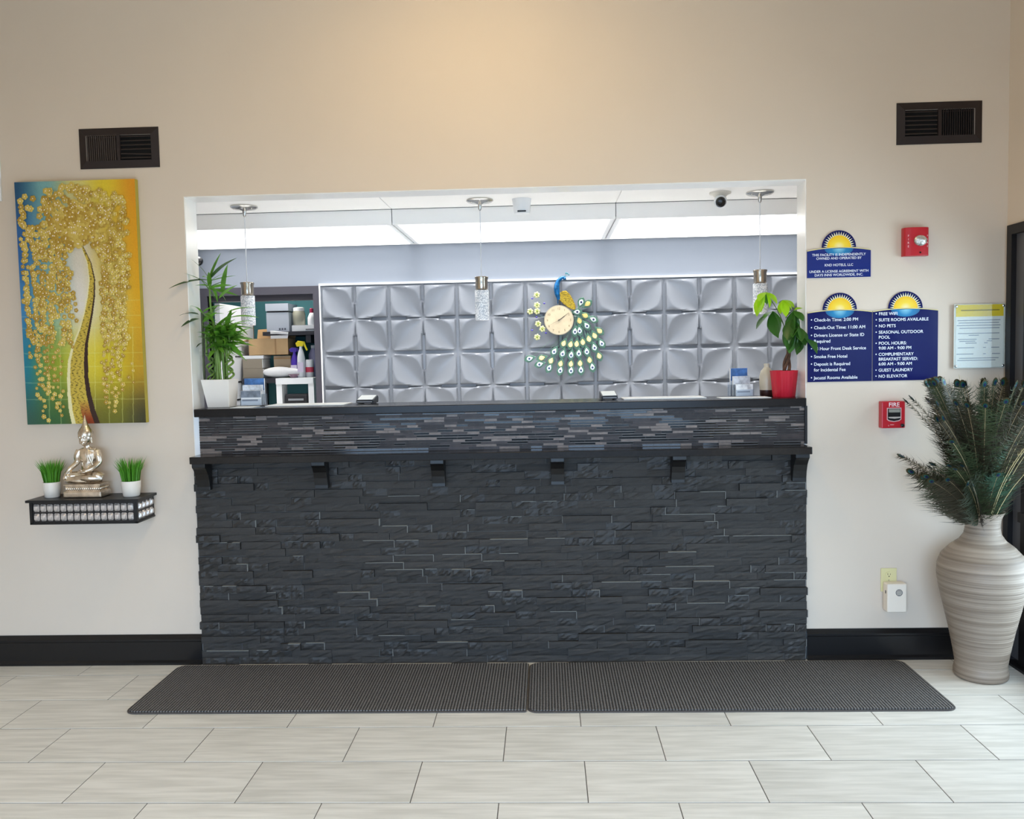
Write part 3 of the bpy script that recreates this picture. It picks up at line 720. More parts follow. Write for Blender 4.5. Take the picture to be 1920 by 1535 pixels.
# --- pull station
pl = thing('fire_pull_station', 'small red manual fire pull box lettered FIRE beside the countertop end', 'fire alarm', (1.66, -.02, 1.137))
MB().box(1.606, 1.717, -.042, -.0005, 1.137, 1.266).build('housing', redp, pl, bevel=.005, seg=2)
text('lettering', 'FIRE', 1.664, -.0422, 1.2405, .0285, M('pull_lettering', (248, 226, 226), .4), pl, 'CENTER', None, .014)
MB().prism([(1.630, 1.235), (1.698, 1.235), (1.698, 1.178), (1.688, 1.171), (1.664, 1.167), (1.640, 1.171), (1.630, 1.178)], -.0432, -.0418).build('window_frame', M('pull_frame', (226, 180, 178), .4), pl)
MB().prism([(1.634, 1.231), (1.694, 1.231), (1.694, 1.18), (1.685, 1.175), (1.664, 1.171), (1.643, 1.175), (1.634, 1.18)], -.0438, -.0425).build('window_recess', M('hole_black', (12, 8, 8), .8), pl)
MB().box(1.638, 1.690, -.048, -.0435, 1.213, 1.229).build('pull_tab', M('pull_tab_grey', (150, 148, 136), .4), pl, bevel=.001)
MB().prism([(1.636, 1.192), (1.692, 1.192), (1.690, 1.186), (1.664, 1.183), (1.638, 1.186)], -.05, -.0435).build('pull_handle', M('pull_handle_white', (190, 180, 172), .4), pl)
kn = MB().lathe([(.0085, 0), (.0085, .007), (.006, .009)], (0, 0, 0), 18).build('key_lock', M('lock_black', (22, 16, 16), .3), pl, smooth=40, origin=(0, 0, 0)); kn.matrix_local = Matrix.Translation(Vector((1.703, -.041, 1.15))-worigin(pl)) @ Matrix.Rotation(PI/2, 4, 'X')
text('maker_mark', 'a', 1.636, -.0422, 1.147, .013, pinkl, pl); MB().box(1.646, 1.664, -.0426, -.042, 1.152, 1.1545).build('maker_line', pinkl, pl)
# --- notice under acrylic
nt_ = thing('framed_notice', 'white notice with a yellow header behind acrylic beside the door', 'notice', (2.073, -.012, 1.418))
MB().box(1.962, 2.184, -.0165, -.0155, 1.421, 1.7).build('paper', M('notice_paper', (250, 243, 234), .5), nt_)
MB().box(1.962, 2.184, -.0169, -.0164, 1.662, 1.718).build('yellow_header', M('notice_yellow', (252, 214, 30), .4), nt_)
ln = MB()
for z, a, b in ((1.642, .02, .98), (1.630, .04, .95), (1.618, 0, .98), (1.605, .06, .96), (1.580, .03, .96), (1.571, .27, .5), (1.552, .03, .45), (1.552, .72, .96), (1.543, .06, .42), (1.543, .68, .8), (1.534, .2, .45), (1.534, .62, .7), (1.512, .03, .4), (1.512, .6, .66), (1.512, .78, .96), (1.482, 0, .38), (1.482, .6, .66), (1.482, .8, .98), (1.462, .06, .95), (1.452, .02, .88)):
    ln.box(1.966+a*.208, 1.966+b*.208, -.0169, -.0165, z, z+.0038)
tag(ln.build('print_lines', M('notice_print', (158, 158, 166), .5), nt_, recalc=False), kind='stuff')
MB().box(1.985, 2.165, -.0172, -.0168, 1.689, 1.694).build('header_print', M('notice_header_print', (150, 126, 40), .5), nt_)
MB().box(1.953, 2.192, -.0205, -.0178, 1.417, 1.721).build('acrylic_sheet', glass, nt_)
MB().box(1.953, 2.192, -.0154, -.0125, 1.417, 1.721).build('backing_sheet', M('acrylic_edge', (232, 226, 214), .2), nt_)
for x in (1.963, 2.182):
    for z in (1.427, 1.711):
        o_ = MB().lathe([(.006, 0), (.006, .022), (.004, .0235)], (0, 0, 0), 14).build('standoff', chrome, nt_, smooth=40, origin=(0, 0, 0)); o_.matrix_local = Matrix.Translation(Vector((x, -.0005, z))-worigin(nt_)) @ Matrix.Rotation(PI/2, 4, 'X')
# --- outlet and plugged device
ivory = M('ivory_plastic', (224, 212, 158), .35)
ou = thing('wall_outlet', 'ivory electrical outlet low on the right wall', 'outlet', (1.658, -.004, .335))
MB().box(1.62, 1.696, -.006, -.0005, .333, .448).build('cover_plate', ivory, ou, bevel=.002)
for zc in (.417, .364):
    o_ = MB().prism([(1.658+.017*math.cos(a), zc+.0145*math.sin(a)) for a in np.linspace(0, 2*PI, 20, endpoint=False)], -.0085, -.005).build('receptacle', ivory, ou)
    for dx, h in ((-.006, .008), (.006, .0065)): MB().box(1.658+dx-.001, 1.658+dx+.001, -.0088, -.008, zc-.001, zc-.001+h).build('slot', M('hole_black', (12, 8, 8), .8), o_)
    MB().box(1.6555, 1.6605, -.0088, -.008, zc-.0105, zc-.006).build('ground_hole', M('hole_black', (12, 8, 8), .8), o_)
MB().box(1.656, 1.660, -.008, -.0055, .3885, .3925).build('screw', chrome, ou)
dv = thing('plug_in_device', 'white plug-in device with a round grille hanging from the outlet', 'device', (1.672, -.035, .246))
MB().box(1.628, 1.722, -.066, -.0092, .246, .386).build('casing', M('device_white', (240, 226, 208), .35), dv, bevel=.008, seg=3)
gr = MB()
for k, z in enumerate(np.linspace(-.0125, .0125, 6)):
    hw = math.sqrt(max(0, .0155**2-z*z)); gr.box(1.684-hw, 1.684+hw, -.0668, -.0655, .343+z-.0012, .343+z+.0012)
gr.build('speaker_slots', M('grille_dark', (70, 68, 70), .6), dv)
MB().lathe([(.0165, 0), (.0165, .001), (.0145, .001), (.0145, 0)], (0, 0, 0), 24, close=False).build('grille_ring', M('grille_dark', (70, 68, 70), .6), dv, origin=(0, 0, 0)).matrix_local = Matrix.Translation(Vector((1.684, -.0657, .343))-worigin(dv)) @ Matrix.Rotation(PI/2, 4, 'X')
MB().box(1.6274, 1.6284, -.05, -.04, .335, .35).build('side_button', M('grille_dark', (70, 68, 70), .6), dv)

# ================================================================== ON THE COUNTERTOP
ZC = 1.2905
# --- lucky bamboo
bp = thing('bamboo_plant', 'lucky bamboo with curled stalks in a square white pot', 'potted plant', (-1.66, .13, ZC))
a = [(-1.712, .075), (-1.602, .075), (-1.602, .185), (-1.712, .185)]; b = [(-1.735, .056), (-1.592, .056), (-1.592, .199), (-1.735, .199)]
c_ = [(-1.727, .064), (-1.6, .064), (-1.6, .191), (-1.727, .191)]
m = MB(); m.add([(x, y, ZC) for x, y in a]+[(x, y, ZC+.142) for x, y in b]+[(x, y, ZC+.142) for x, y in c_]+[(x, y, ZC+.12) for x, y in c_],
    [(3, 2, 1, 0)]+[(k, (k+1) % 4, 4+(k+1) % 4, 4+k) for k in range(4)]+[(4+k, 4+(k+1) % 4, 8+(k+1) % 4, 8+k) for k in range(4)]+[(8+k, 8+(k+1) % 4, 12+(k+1) % 4, 12+k) for k in range(4)]+[(12, 13, 14, 15)])
m.build('pot', M('pot_white', (240, 231, 220), .35), bp, bevel=.002)
MB().box(-1.7268, -1.6002, .0642, .1908, ZC+.1, ZC+.121).build('pebbles', M('pebbles', (120, 110, 92), .8, noise=(80, .5)), bp)
stalkm = M('bamboo_stalk', (112, 142, 62), .4, noise=(14, .2), rand=.15)
blf = [leaf_mesh('leaf', leafmat('bamboo_leaf', (104, 160, 54), .35, .35), .15, .025, dr) for dr in (.1, .35, .6)]
blf.append(leaf_mesh('leaf', leafmat('bamboo_leaf_dark', (52, 84, 40), .3, .25), .15, .024, .4))
zs = ZC+.12
tops = []
for k in range(15):
    a = random.random()*2*PI; q_ = .045*random.random()**.5; bxx, byy = -1.655+q_*math.cos(a), .13+q_*math.sin(a)
    h = random.uniform(.19, .31); tx_, ty_ = bxx+random.uniform(-.02, .02), byy+random.uniform(-.015, .015)
    pts = bez([(bxx, byy, zs), (bxx+(tx_-bxx)*.4, byy, zs+h*.5), (tx_, ty_, zs+h)], 8)
    rad = [.0062*(1.18 if i % 5 == 0 else 1) for i in range(len(pts))]
    MB().tube(pts, rad, 8).build('stalk', stalkm, bp, smooth=60); tops.append((tx_, ty_, zs+h))
for (sx, ph, r_, z_a) in ((-1.608, 0, .016, zs), (-1.60, 2, .014, zs+.02), (-1.705, 1, .017, zs), (-1.70, 3, .012, zs+.05)):
    pts = [(sx+(-.004 if k < 6 else 0)+r_*math.cos(ph+k*.42)*min(1, k/8), .115+r_*math.sin(ph+k*.42)*min(1, k/8), zs+k*.0042) for k in range(38)]
    pts += [(pts[-1][0]+.0*k, pts[-1][1], pts[-1][2]+.02*k) for k in range(1, 6)]
    MB().tube(pts, .0056, 7).build('curled_stalk', stalkm, bp, smooth=60); tops.append(pts[-1])
sh1 = bez([(-1.735, .11, zs+.0), (-1.737, .11, zs+.12), (-1.732, .105, zs+.25), (-1.73, .1, zs+.36)], 8)
MB().tube(sh1, .0058, 8).build('stalk', M('bamboo_stalk_dark', (78, 84, 50), .5, noise=(14, .3)), bp, smooth=60); tops.append(sh1[-1])
sh2 = bez([(-1.675, .12, zs+.25), (-1.68, .09, zs+.38), (-1.668, .055, zs+.52)], 8)
MB().tube(sh2, [.005]*len(sh2), 7).build('stalk', stalkm, bp, smooth=60); tops.append(sh2[-1])
def jamb_ok(base, d_, L):   # keep foliage clear of the side of the opening
    e = Vector(base)+Vector(d_).normalized()*L
    return e.x > -1.742
for (tx_, ty_, tz_) in tops:
    for k in range(12):
        a = random.random()*2*PI; el = random.uniform(-.35, .9); dv_ = (math.cos(a), math.sin(a)*.8, el); base = (tx_, ty_, tz_-random.uniform(0, .06)); sc_ = random.uniform(.5, 1.05)
        if not jamb_ok(base, dv_, .16*sc_): dv_ = (abs(dv_[0]), dv_[1], dv_[2])
        place_leaf(random.choice(blf[:3]), bp, base, dv_, random.uniform(-.5, .5), sc_)
for bs, dv_, sc_, mi in (((-1.668, .055, 1.93), (-.75, -.55, .0), 1.35, 3), ((-1.668, .055, 1.93), (.8, -.2, .85), 1.3, 3), ((-1.668, .055, 1.93), (.45, -.1, 1), 1.0, 0), ((-1.668, .055, 1.93), (-.45, -.1, 1), .9, 3), ((-1.668, .055, 1.9), (-.5, -.35, .5), .9, 1),
                         ((-1.73, .06, 1.76), (-.3, -.85, .15), 1.0, 3), ((-1.73, .06, 1.74), (-.25, -.85, -.1), .9, 3), ((-1.62, .1, 1.86), (.15, -.2, 1), 1.1, 1), ((-1.60, .1, 1.74), (1, -.2, .2), 1.15, 1), ((-1.60, .1, 1.77), (1, -.1, .35), 1.1, 1), ((-1.6, .1, 1.70), (1, -.2, -.05), 1.05, 0), ((-1.6, .1, 1.72), (1, -.3, -.35), .9, 1),
                         ((-1.735, .105, 1.62), (-.1, -.9, -.1), .5, 3), ((-1.735, .105, 1.56), (.6, -.6, .2), .5, 3), ((-1.64, .1, 1.84), (.6, -.3, .5), 1, 1), ((-1.66, .1, 1.84), (-.25, -.4, .6), .9, 0)):
    place_leaf(blf[mi], bp, bs, dv_, random.uniform(-.4, .4), sc_)
# --- money tree in the red pot
mp_ = thing('money_tree', 'leafy money tree with a braided trunk in a fluted red pot', 'potted plant', (1.183, .105, ZC))
MB().lathe([(.052, 0), (.0535, .004), (.0655, .126), (.068, .13), (.062, .13), (.058, .112)], (1.183, .105, ZC), 72, rfun=lambda a, z: 1+.022*math.cos(18*a)).build('pot', M('red_pot', (204, 34, 54), .32), mp_, smooth=35)
MB().lathe([(.0005, .11), (.0585, .112)], (1.183, .105, ZC), 24, close=False).build('soil', M('soil', (52, 38, 28), .9), mp_)
bark = M('bark', (92, 66, 48), .8, noise=(40, .35), bump=(60, .4))
for ph in (0, 2.1, 4.2):
    pts = [(1.188+.008*math.cos(ph+k*.55)*(1-k/30)+(ph-2)*.006*(1-k/9 if k < 9 else 0)+k*.0022, .105+.008*math.sin(ph+k*.55), ZC+.105+k*.014) for k in range(13)]
    MB().tube(pts, [.0085-.0002*k for k in range(13)], 8).build('trunk', bark, mp_, smooth=60)
mlf = [leaf_mesh('leaf', leafmat('money_leaf', (64, 112, 40), .3, .35, .35), .115, .056, dr, shape=lambda t: math.sin(PI*t**1.15)**.9 if 0 < t < 1 else 0) for dr in (.3, .7)]
mlb = leaf_mesh('leaf', leafmat('money_leaf_lime', (168, 214, 34), .15, .45, .35), .115, .056, .5, shape=lambda t: math.sin(PI*t**1.15)**.9 if 0 < t < 1 else 0)
crown = Vector((1.214, .105, ZC+.27)); Crnd = random.Random(5)
def cluster(c, leaves, mats_, r_st=.0022):
    c = Vector(c); mid = (crown+c)/2+Vector((0, 0, .03))
    MB().tube(bez([crown, mid, c], 6), r_st, 6).build('branch', M('green_branch', (98, 120, 62), .5), mp_, smooth=60)
    for tip, mi in leaves:
        dv_ = Vector(tip)-c; place_leaf(mats_[mi], mp_, c, dv_, random.uniform(-.5, .5), dv_.length/.115)
ml3 = [mlf[0], mlf[1], mlb]
cluster((1.082, .06, 1.805), [((1.012, .05, 1.70), 2), ((1.045, .09, 1.715), 2), ((1.03, .0, 1.78), 2), ((1.115, .03, 1.735), 2), ((1.155, .07, 1.765), 2), ((1.10, .12, 1.77), 1)], ml3)
cluster((1.165, .06, 1.765), [((1.135, .03, 1.705), 2), ((1.172, .0, 1.695), 2), ((1.215, .03, 1.73), 2), ((1.235, .08, 1.745), 2), ((1.18, .13, 1.75), 0)], ml3)
cluster((1.112, .04, 1.712), [((1.012, .02, 1.64), 0), ((1.092, .0, 1.585), 1), ((1.075, .06, 1.635), 0), ((1.18, .01, 1.61), 1), ((1.14, .09, 1.65), 0), ((1.05, -.02, 1.69), 0)], ml3)
cluster((1.215, .05, 1.712), [((1.20, .0, 1.585), 1), ((1.16, .0, 1.60), 1), ((1.252, .03, 1.60), 1), ((1.245, -.02, 1.67), 0), ((1.165, .05, 1.68), 0), ((1.24, .1, 1.66), 0), ((1.25, .02, 1.735), 2)], ml3)
cluster((1.2, .03, 1.635), [((1.163, .0, 1.53), 1), ((1.19, -.01, 1.51), 1), ((1.225, .0, 1.515), 1), ((1.135, .03, 1.56), 1), ((1.25, .02, 1.55), 1)], ml3)
cluster((1.236, .03, 1.60), [((1.24, .0, 1.5), 1), ((1.248, .05, 1.52), 1), ((1.215, .02, 1.52), 1), ((1.318, -.075, 1.55), 1), ((1.25, -.03, 1.58), 1)], ml3)
for c_, n_ in (((1.2, .03, 1.67), 5), ((1.225, .0, 1.63), 5)):
    lv = []
    for k in range(n_):
        a = Crnd.random()*2*PI; tp = (min(1.25, c_[0]+.075*math.cos(a)), c_[1]+.06*math.sin(a)-.02, c_[2]-Crnd.uniform(.03, .1)); lv.append((tp, Crnd.choice((0, 1, 1))))
    cluster(c_, lv, ml3)
# --- jug
jg = thing('ceramic_jug', 'beige ceramic bottle with a dark brown base behind the red pot', 'bottle', (1.128, .225, ZC))
MB().lathe([(.031, 0), (.034, .006), (.035, .03)], (1.128, .225, ZC), 32).build('base_glaze', M('brown_glaze', (62, 38, 34), .3), jg, smooth=40)
MB().lathe([(.035, .03), (.0365, .07), (.036, .1), (.029, .127), (.015, .143), (.0125, .15), (.0145, .163), (.0125, .164), (.010, .15)], (1.128, .225, ZC), 32).build('body', M('beige_glaze', (206, 196, 176), .3, noise=(12, .08)), jg, smooth=40)
# --- brochure holders
acr = glassmat('clear_acrylic', (244, 247, 250))
def holder(x, y, wd_, label, items, rz=0):
    t = thing('brochure_holder', label, 'brochure holder', (x, y, ZC), 'clear brochure holders on the countertop')
    t.rotation_euler = (0, 0, rz)
    def P(name, mat, *q_): o = MB().box(*q_).build(name, mat, None); o.parent = t; return o
    P('base', acr, -wd_/2, wd_/2, -.045, .045, 0, .003)
    P('back', acr, -wd_/2, wd_/2, .042, .045, .003, .13)
    for k in range(3): P('pocket', acr, -wd_/2, wd_/2, -.045+k*.03, -.043+k*.03, .003, .035+k*.027)
    for s_ in (-1, 1): P('side', acr, s_*wd_/2-.001, s_*wd_/2+.001, -.045, .045, .003, .06)
    for k, (nm, lb, c1, c2, h) in enumerate(items):
        o = thing(nm, lb, 'brochure', (x, y, ZC+.0032), 'brochures in the countertop holders'); o.rotation_euler = (0, 0, rz)
        yy = -.041+k*.03
        q_ = MB().box(-wd_/2+.004, wd_/2-.004, yy, yy+.012, .0005, h).build('pages', M('paper_white', (236, 238, 242), .6), None); q_.parent = o
        q2 = MB().box(-wd_/2+.004, wd_/2-.004, yy-.0006, yy, h*.55, h).build('cover_picture', M('print_%d_%d_%d' % c1, c1, .4, noise=(40, .3)), None); q2.parent = o
        q3 = MB().box(-wd_/2+.01, wd_/2-.02, yy-.0006, yy, h*.3, h*.42).build('cover_text', M('print_%d_%d_%d' % c2, c2, .4), None); q3.parent = o
holder(-1.517, .2, .112, 'clear tiered brochure holder beside the white bamboo pot', [
    ('brochure', 'grey leaflet in the front pocket of the holder by the bamboo', (120, 128, 140), (150, 155, 165), .075), ('brochure', 'white leaflet in the middle pocket of the holder by the bamboo', (205, 208, 214), (130, 120, 125), .105), ('brochure', 'blue topped leaflet at the back of the holder by the bamboo', (72, 118, 178), (190, 190, 200), .138)])
holder(.995, .215, .1, 'clear tiered brochure holder left of the ceramic bottle', [
    ('brochure', 'white card in the front pocket of the holder near the red pot', (226, 228, 232), (170, 172, 180), .06), ('brochure', 'pale grey leaflet in the middle pocket near the red pot', (206, 208, 214), (150, 152, 160), .1), ('brochure', 'blue banded leaflet at the back of the holder near the red pot', (74, 118, 182), (200, 202, 210), .14)], .25)
# --- card terminals
def terminal(x, y, label, rz, wd_):
    t = thing('card_terminal', label, 'card terminal', (x, y, ZC), 'card terminals on the countertop'); t.rotation_euler = (0, 0, rz)
    h = wd_/2
    def P(nm, mb, mat, bev=0): o = mb.build(nm, mat, None, bevel=bev); o.parent = t
    P('body', MB().prism([(-.04, .004), (.04, .004), (.045, .03), (.03, .042), (-.042, .02)], -h, h, 'x'), M('terminal_dark', (44, 48, 54), .35), .003)
    P('front_slot', MB().box(-h+.006, h-.006, -.0445, -.041, .008, .013), M('terminal_grey', (150, 154, 160), .4))
    s_ = .022/.072; 
    P('screen_and_keys', MB().add([(-h+.006, -.038, .0225), (h-.006, -.038, .0225), (h-.006, .026, .0418), (-h+.006, .026, .0418), (-h+.006, -.038, .0200), (h-.006, -.038, .0200), (h-.006, .026, .0395), (-h+.006, .026, .0395)],
        [(0, 1, 2, 3), (7, 6, 5, 4), (0, 4, 5, 1), (1, 5, 6, 2), (2, 6, 7, 3), (3, 7, 4, 0)]), M('terminal_white', (214, 220, 222), .3))
    for s_ in (-1, 1): P('foot', MB().box(s_*(h-.012)-.005, s_*(h-.012)+.005, -.03, .03, 0, .005), M('terminal_dark', (44, 48, 54), .35))
terminal(-.925, .215, 'dark card terminal with a pale screen on the left half of the countertop', -.15, .092)
terminal(.317, .155, 'dark card terminal with a pale screen near the middle of the countertop', .1, .082)
# --- sheets of paper
def sheet(xa, xb, ya, yb, label, h=.0016, z=0):
    tag(MB().box(xa, xb, ya, yb, ZC+z, ZC+z+h).build('paper_sheet', M('paper_sheet', (240, 243, 246), .55), origin=((xa+xb)/2, (ya+yb)/2, ZC+z)), label, 'paper', 'papers on the countertop')
sheet(.39, .80, .10, .285, 'long white paper lying right of the middle card terminal', .004)
sheet(.86, 1.10, .02, .155, 'white paper in front of the brochure holder near the red pot')
sheet(-1.42, -1.02, .08, .285, 'long white paper between the brochure holder and the left card terminal', .004)
sheet(-1.57, -1.46, .0, .13, 'small white paper in front of the brochure holder by the bamboo')

# ================================================================== OFFICE THINGS
bub = M('bubble_crystal', (214, 222, 230), .15, trans=0, noise=None, bump=(120, .4, .006))
nt = bub.node_tree; v_ = nt.nodes.new('ShaderNodeTexVoronoi'); v_.inputs['Scale'].default_value = 110; tc = nt.nodes.new('ShaderNodeTexCoord')
cr = nt.nodes.new('ShaderNodeValToRGB'); cr.color_ramp.elements[0].position = .45; cr.color_ramp.elements[0].color = (*lin((255, 255, 255)), 1); cr.color_ramp.elements[1].position = .6; cr.color_ramp.elements[1].color = (*lin((204, 208, 214)), 1)
nt.links.new(tc.outputs['Object'], v_.inputs['Vector']); nt.links.new(v_.outputs['Distance'], cr.inputs['Fac']); nt.links.new(cr.outputs[0], nt.nodes['Principled BSDF'].inputs['Base Color'])
for x, lb in ((-1.767, 'leftmost chrome pendant lamp with a bubble crystal cylinder'), (-.366, 'middle chrome pendant lamp with a bubble crystal cylinder'), (1.262, 'rightmost chrome pendant lamp with a bubble crystal cylinder')):
    y = .9; t = thing('pendant_lamp', lb, 'pendant lamp', (x, y, 1.735), 'crystal pendant lamps over the counter')
    o = MB().lathe([(.078, 2.4395), (.08, 2.432), (.07, 2.425), (.03, 2.42), (.012, 2.412), (.009, 2.385), (.003, 2.375)], (x, y, 0), 36).build('canopy', chrome, t, smooth=40)
    for s_ in (-1, 1): MB().ell((x+s_*.05, y-.02, 2.424), .006, 10, 6).build('screw', chrome, o, smooth=60)
    MB().tube([(x, y, 2.38), (x, y, 1.99)], .0028, 8).build('cable', M('cable_white', (225, 228, 232), .4), t, smooth=60)
    MB().lathe([(.006, 1.995), (.04, 1.99), (.041, 1.984), (.037, 1.975), (.037, 1.918), (.03, 1.912)], (x, y, 0), 32).build('socket_cap', M('satin_nickel', (188, 176, 160), .2, metal=1), t, smooth=40)
    MB().lathe([(.039, 1.735), (.0415, 1.738), (.0415, 1.908), (.039, 1.911)], (x, y, 0), 32).build('crystal_cylinder', bub, t, smooth=40)
# detector and cameras
dt = thing('ceiling_detector', 'white cylindrical detector on the office ceiling next to the middle pendant', 'detector', (-.12, .92, 2.36))
MB().lathe([(.044, 2.355), (.048, 2.37), (.055, 2.43), (.058, 2.4395)], (-.12, .92, 0), 28).build('body', white_paint, dt, smooth=40)
MB().box(-.145, -.095, .868, .875, 2.359, 2.366).build('sensor_slot', M('dark_metal', (38, 38, 44), .4), dt)
sc_ = thing('security_camera', 'small white security camera with a black lens on the office ceiling', 'camera', (1.03, .87, 2.36))
MB().lathe([(.062, 2.4395), (.062, 2.43), (.045, 2.425), (.03, 2.41)], (1.03, .88, 0), 24).build('mount', M('camera_cream', (226, 222, 212), .4), sc_, smooth=40)
MB().ell((1.03, .87, 2.39), .036, 18, 12).build('head', white_paint, sc_, smooth=60)
MB().lathe([(.034, -.018), (.036, 0), (.034, .012)], (0, 0, 0), 20).build('ring', white_paint, sc_, smooth=40, origin=(0, 0, 0)).matrix_local = Matrix.Translation(Vector((1.025, .85, 2.383))-worigin(sc_)) @ Vector((0, -1, -.45)).to_track_quat('Z', 'Y').to_matrix().to_4x4()
MB().lathe([(.029, 0), (.03, .016), (.022, .03), (.008, .034)], (0, 0, 0), 20).build('lens', M('lens_black', (10, 10, 12), .12), sc_, smooth=40, origin=(0, 0, 0)).matrix_local = Matrix.Translation(Vector((1.025, .845, 2.381))-worigin(sc_)) @ Vector((-.05, -1, -.5)).to_track_quat('Z', 'Y').to_matrix().to_4x4()
s2 = thing('security_camera', 'black round security camera behind the top of the bamboo', 'camera', (-2.5, 1.98, 2.2))
MB().tube([(-2.579, 1.98, 2.25), (-2.5, 1.97, 2.25)], .016, 10).build('arm', white_paint, s2, smooth=50)
MB().ell((-2.475, 1.95, 2.247), .034, 16, 10).build('head', M('lens_black', (10, 10, 12), .12), s2, smooth=60)

# --- peacock wall clock
pk = thing('peacock_clock', 'decorative peacock wall clock with a jewelled fan tail', 'clock', (.105, 2.04, 1.663))
YC = 2.048
def kp(X, Yp): # picture of the clock: 6.975 units per pixel, .00386 m per pixel on this wall
    return (.105+(X-613)/6.975*.00384, 1.77-(Yp-700)/6.975*.00391)
def disc(cx_, cz_, r_, ya, yb, n=40): return MB().prism([(cx_+r_*math.cos(2*PI*k/n), cz_+r_*math.sin(2*PI*k/n)) for k in range(n)], ya, yb)
gold_f = M('clock_gold', (190, 172, 140), .35, metal=.2, noise=(14, .1))
disc(.105, 1.77, .107, YC-.022, YC).build('clock_rim', M('clock_rim', (168, 156, 132), .3, metal=.5), pk, bevel=.003)
disc(.105, 1.77, .101, YC-.0235, YC-.021).build('clock_face', gold_f, pk)
for k in range(1, 13):
    a = PI/2-k*PI/6; text('numeral', str(k), .105+.083*math.cos(a), YC-.0236, 1.77+.083*math.sin(a)-.008, .022, M('clock_print', (104, 88, 62), .5), pk, 'CENTER')
def hand(nm, ang, L, tail, wd_, y_):
    c, s_ = math.cos(ang), math.sin(ang); p = [(-tail, -wd_), (L, -wd_*.4), (L, wd_*.4), (-tail, wd_)]
    MB().prism([(.105+x*c-z*s_, 1.77+x*s_+z*c) for x, z in p], y_-.001, y_).build(nm, M('clock_hand', (70, 58, 44), .4), pk)
hand('hour_hand', math.radians(33), .05, .0, .003, YC-.0245); hand('minute_hand', math.radians(36), .088, .01, .0022, YC-.0258); hand('second_hand', math.radians(207), .07, .01, .0009, YC-.027)
disc(.105, 1.77, .005, YC-.029, YC-.0235, 14).build('hand_pin', M('clock_hand', (70, 58, 44), .4), pk)
nk = [kp(*q_) for q_ in ((618, 440), (598, 360), (592, 290), (605, 220), (640, 175), (680, 158), (700, 168))]
MB().tube([(x, YC-.02, z) for x, z in bez([(x, z, 0) for x, z in nk], 5) for x, z in ((x, z),)] if False else [(p.x, YC-.02, p.y) for p in bez([(x, z, 0) for x, z in nk], 5)], list(np.interp(np.linspace(0, 6, 31), range(7), [.012, .02, .021, .017, .013, .011, .007])), 14).build('neck', M('peacock_blue', (16, 84, 132), .25, metal=.4, noise=(60, .35)), pk, smooth=60)
hx, hz_ = kp(694, 172); MB().ell((hx, YC-.02, hz_), (.013, .011, .011), 14, 10).build('head', M('peacock_blue', (16, 84, 132), .25, metal=.4), pk, smooth=60)
bkx, bkz = kp(722, 205); MB().tube([(hx+.006, YC-.02, hz_-.002), (bkx, YC-.02, bkz)], [.005, .0008], 8).build('beak', M('beak_dark', (60, 66, 70), .4), pk)
for X, Yp in ((715, 105), (735, 110), (752, 125)):
    cx_, cz_ = kp(X, Yp); o = MB().tube([(hx, YC-.02, hz_+.008), (cx_, YC-.02, cz_)], .0012, 5).build('crest', M('crest_teal', (38, 110, 120), .4), pk); MB().ell((cx_, YC-.02, cz_), .006, 8, 6).build('crest_bead', M('crest_teal', (38, 110, 120), .4), o, smooth=60)
body = [kp(*q_) for q_ in ((600, 395), (620, 360), (660, 330), (710, 325), (755, 365), (800, 440), (832, 520), (832, 570), (800, 572), (740, 545), (670, 490), (620, 440))]
bb = MB().prism(body, YC-.028, YC-.008).build('body', M('peacock_gold', (148, 122, 28), .3, metal=.45, noise=(110, .5)), pk, bevel=.007, seg=3)
lg_ = MB().tube([(*kp(604, 400)[:1], YC-.015, kp(604, 400)[1]), (kp(604, 490)[0], YC-.015, kp(604, 490)[1])], .004, 6).build('leg', M('peacock_blue', (16, 84, 132), .25, metal=.4), pk)
Wt = [(850, 600), (1060, 700), (975, 780), (820, 850), (880, 840), (905, 480), (1165, 1010), (1070, 1060), (970, 1110), (865, 1130), (765, 1150), (655, 1130), (545, 1100), (220, 1185), (350, 1260), (475, 1310), (620, 1345), (760, 1350), (890, 1345), (1040, 1310)]
Yt = [(990, 500), (955, 650), (880, 715), (1140, 850), (1075, 910), (1000, 950), (920, 990), (840, 1010), (760, 1015), (670, 1000), (380, 1180), (500, 1220), (625, 1260), (760, 1265), (880, 1260), (1005, 1220), (1130, 1170)]
def drop(L, wd_, n=14): return [(L*(.5-.5*math.cos(PI*k/n)) if True else 0, wd_*math.sin(PI*k/n)*(.55+.45*k/n)) for k in range(n+1)]
def teardrop(L, wd_):
    up = [(L*k/8, wd_*math.sin(PI*(k/8)**1.4)**.8 if 0 < k < 8 else 0) for k in range(9)]
    return up+[(x, -y) for x, y in reversed(up[1:-1])]
def tdm(nm, L, wd_, mat, ya, yb, bev):
    m = MB().prism([(x-L*.55, z) for x, z in teardrop(L, wd_)], ya, yb); return m.mesh(nm, mat, bevel=bev, seg=1)
green = tdm('tail_feather', .092, .026, M('feather_green_enamel', (70, 104, 84), .35, metal=.2, noise=(70, .35)), -.004, .004, .0015)
gw = tdm('jewel', .05, .016, M('jewel_white', (192, 200, 200), .08), -.010, -.002, .003)
gy = tdm('jewel', .05, .0175, M('jewel_champagne', (190, 170, 104), .1, noise=(60, .2)), -.010, -.002, .003)
gd = disc(.002, 0, .0078, -.0125, -.007, 12).mesh('eye_dot', M('jewel_navy', (26, 22, 66), .2), bevel=.001, seg=1)
root = kp(850, 600)
Wk = worigin(pk)
wires = MB()
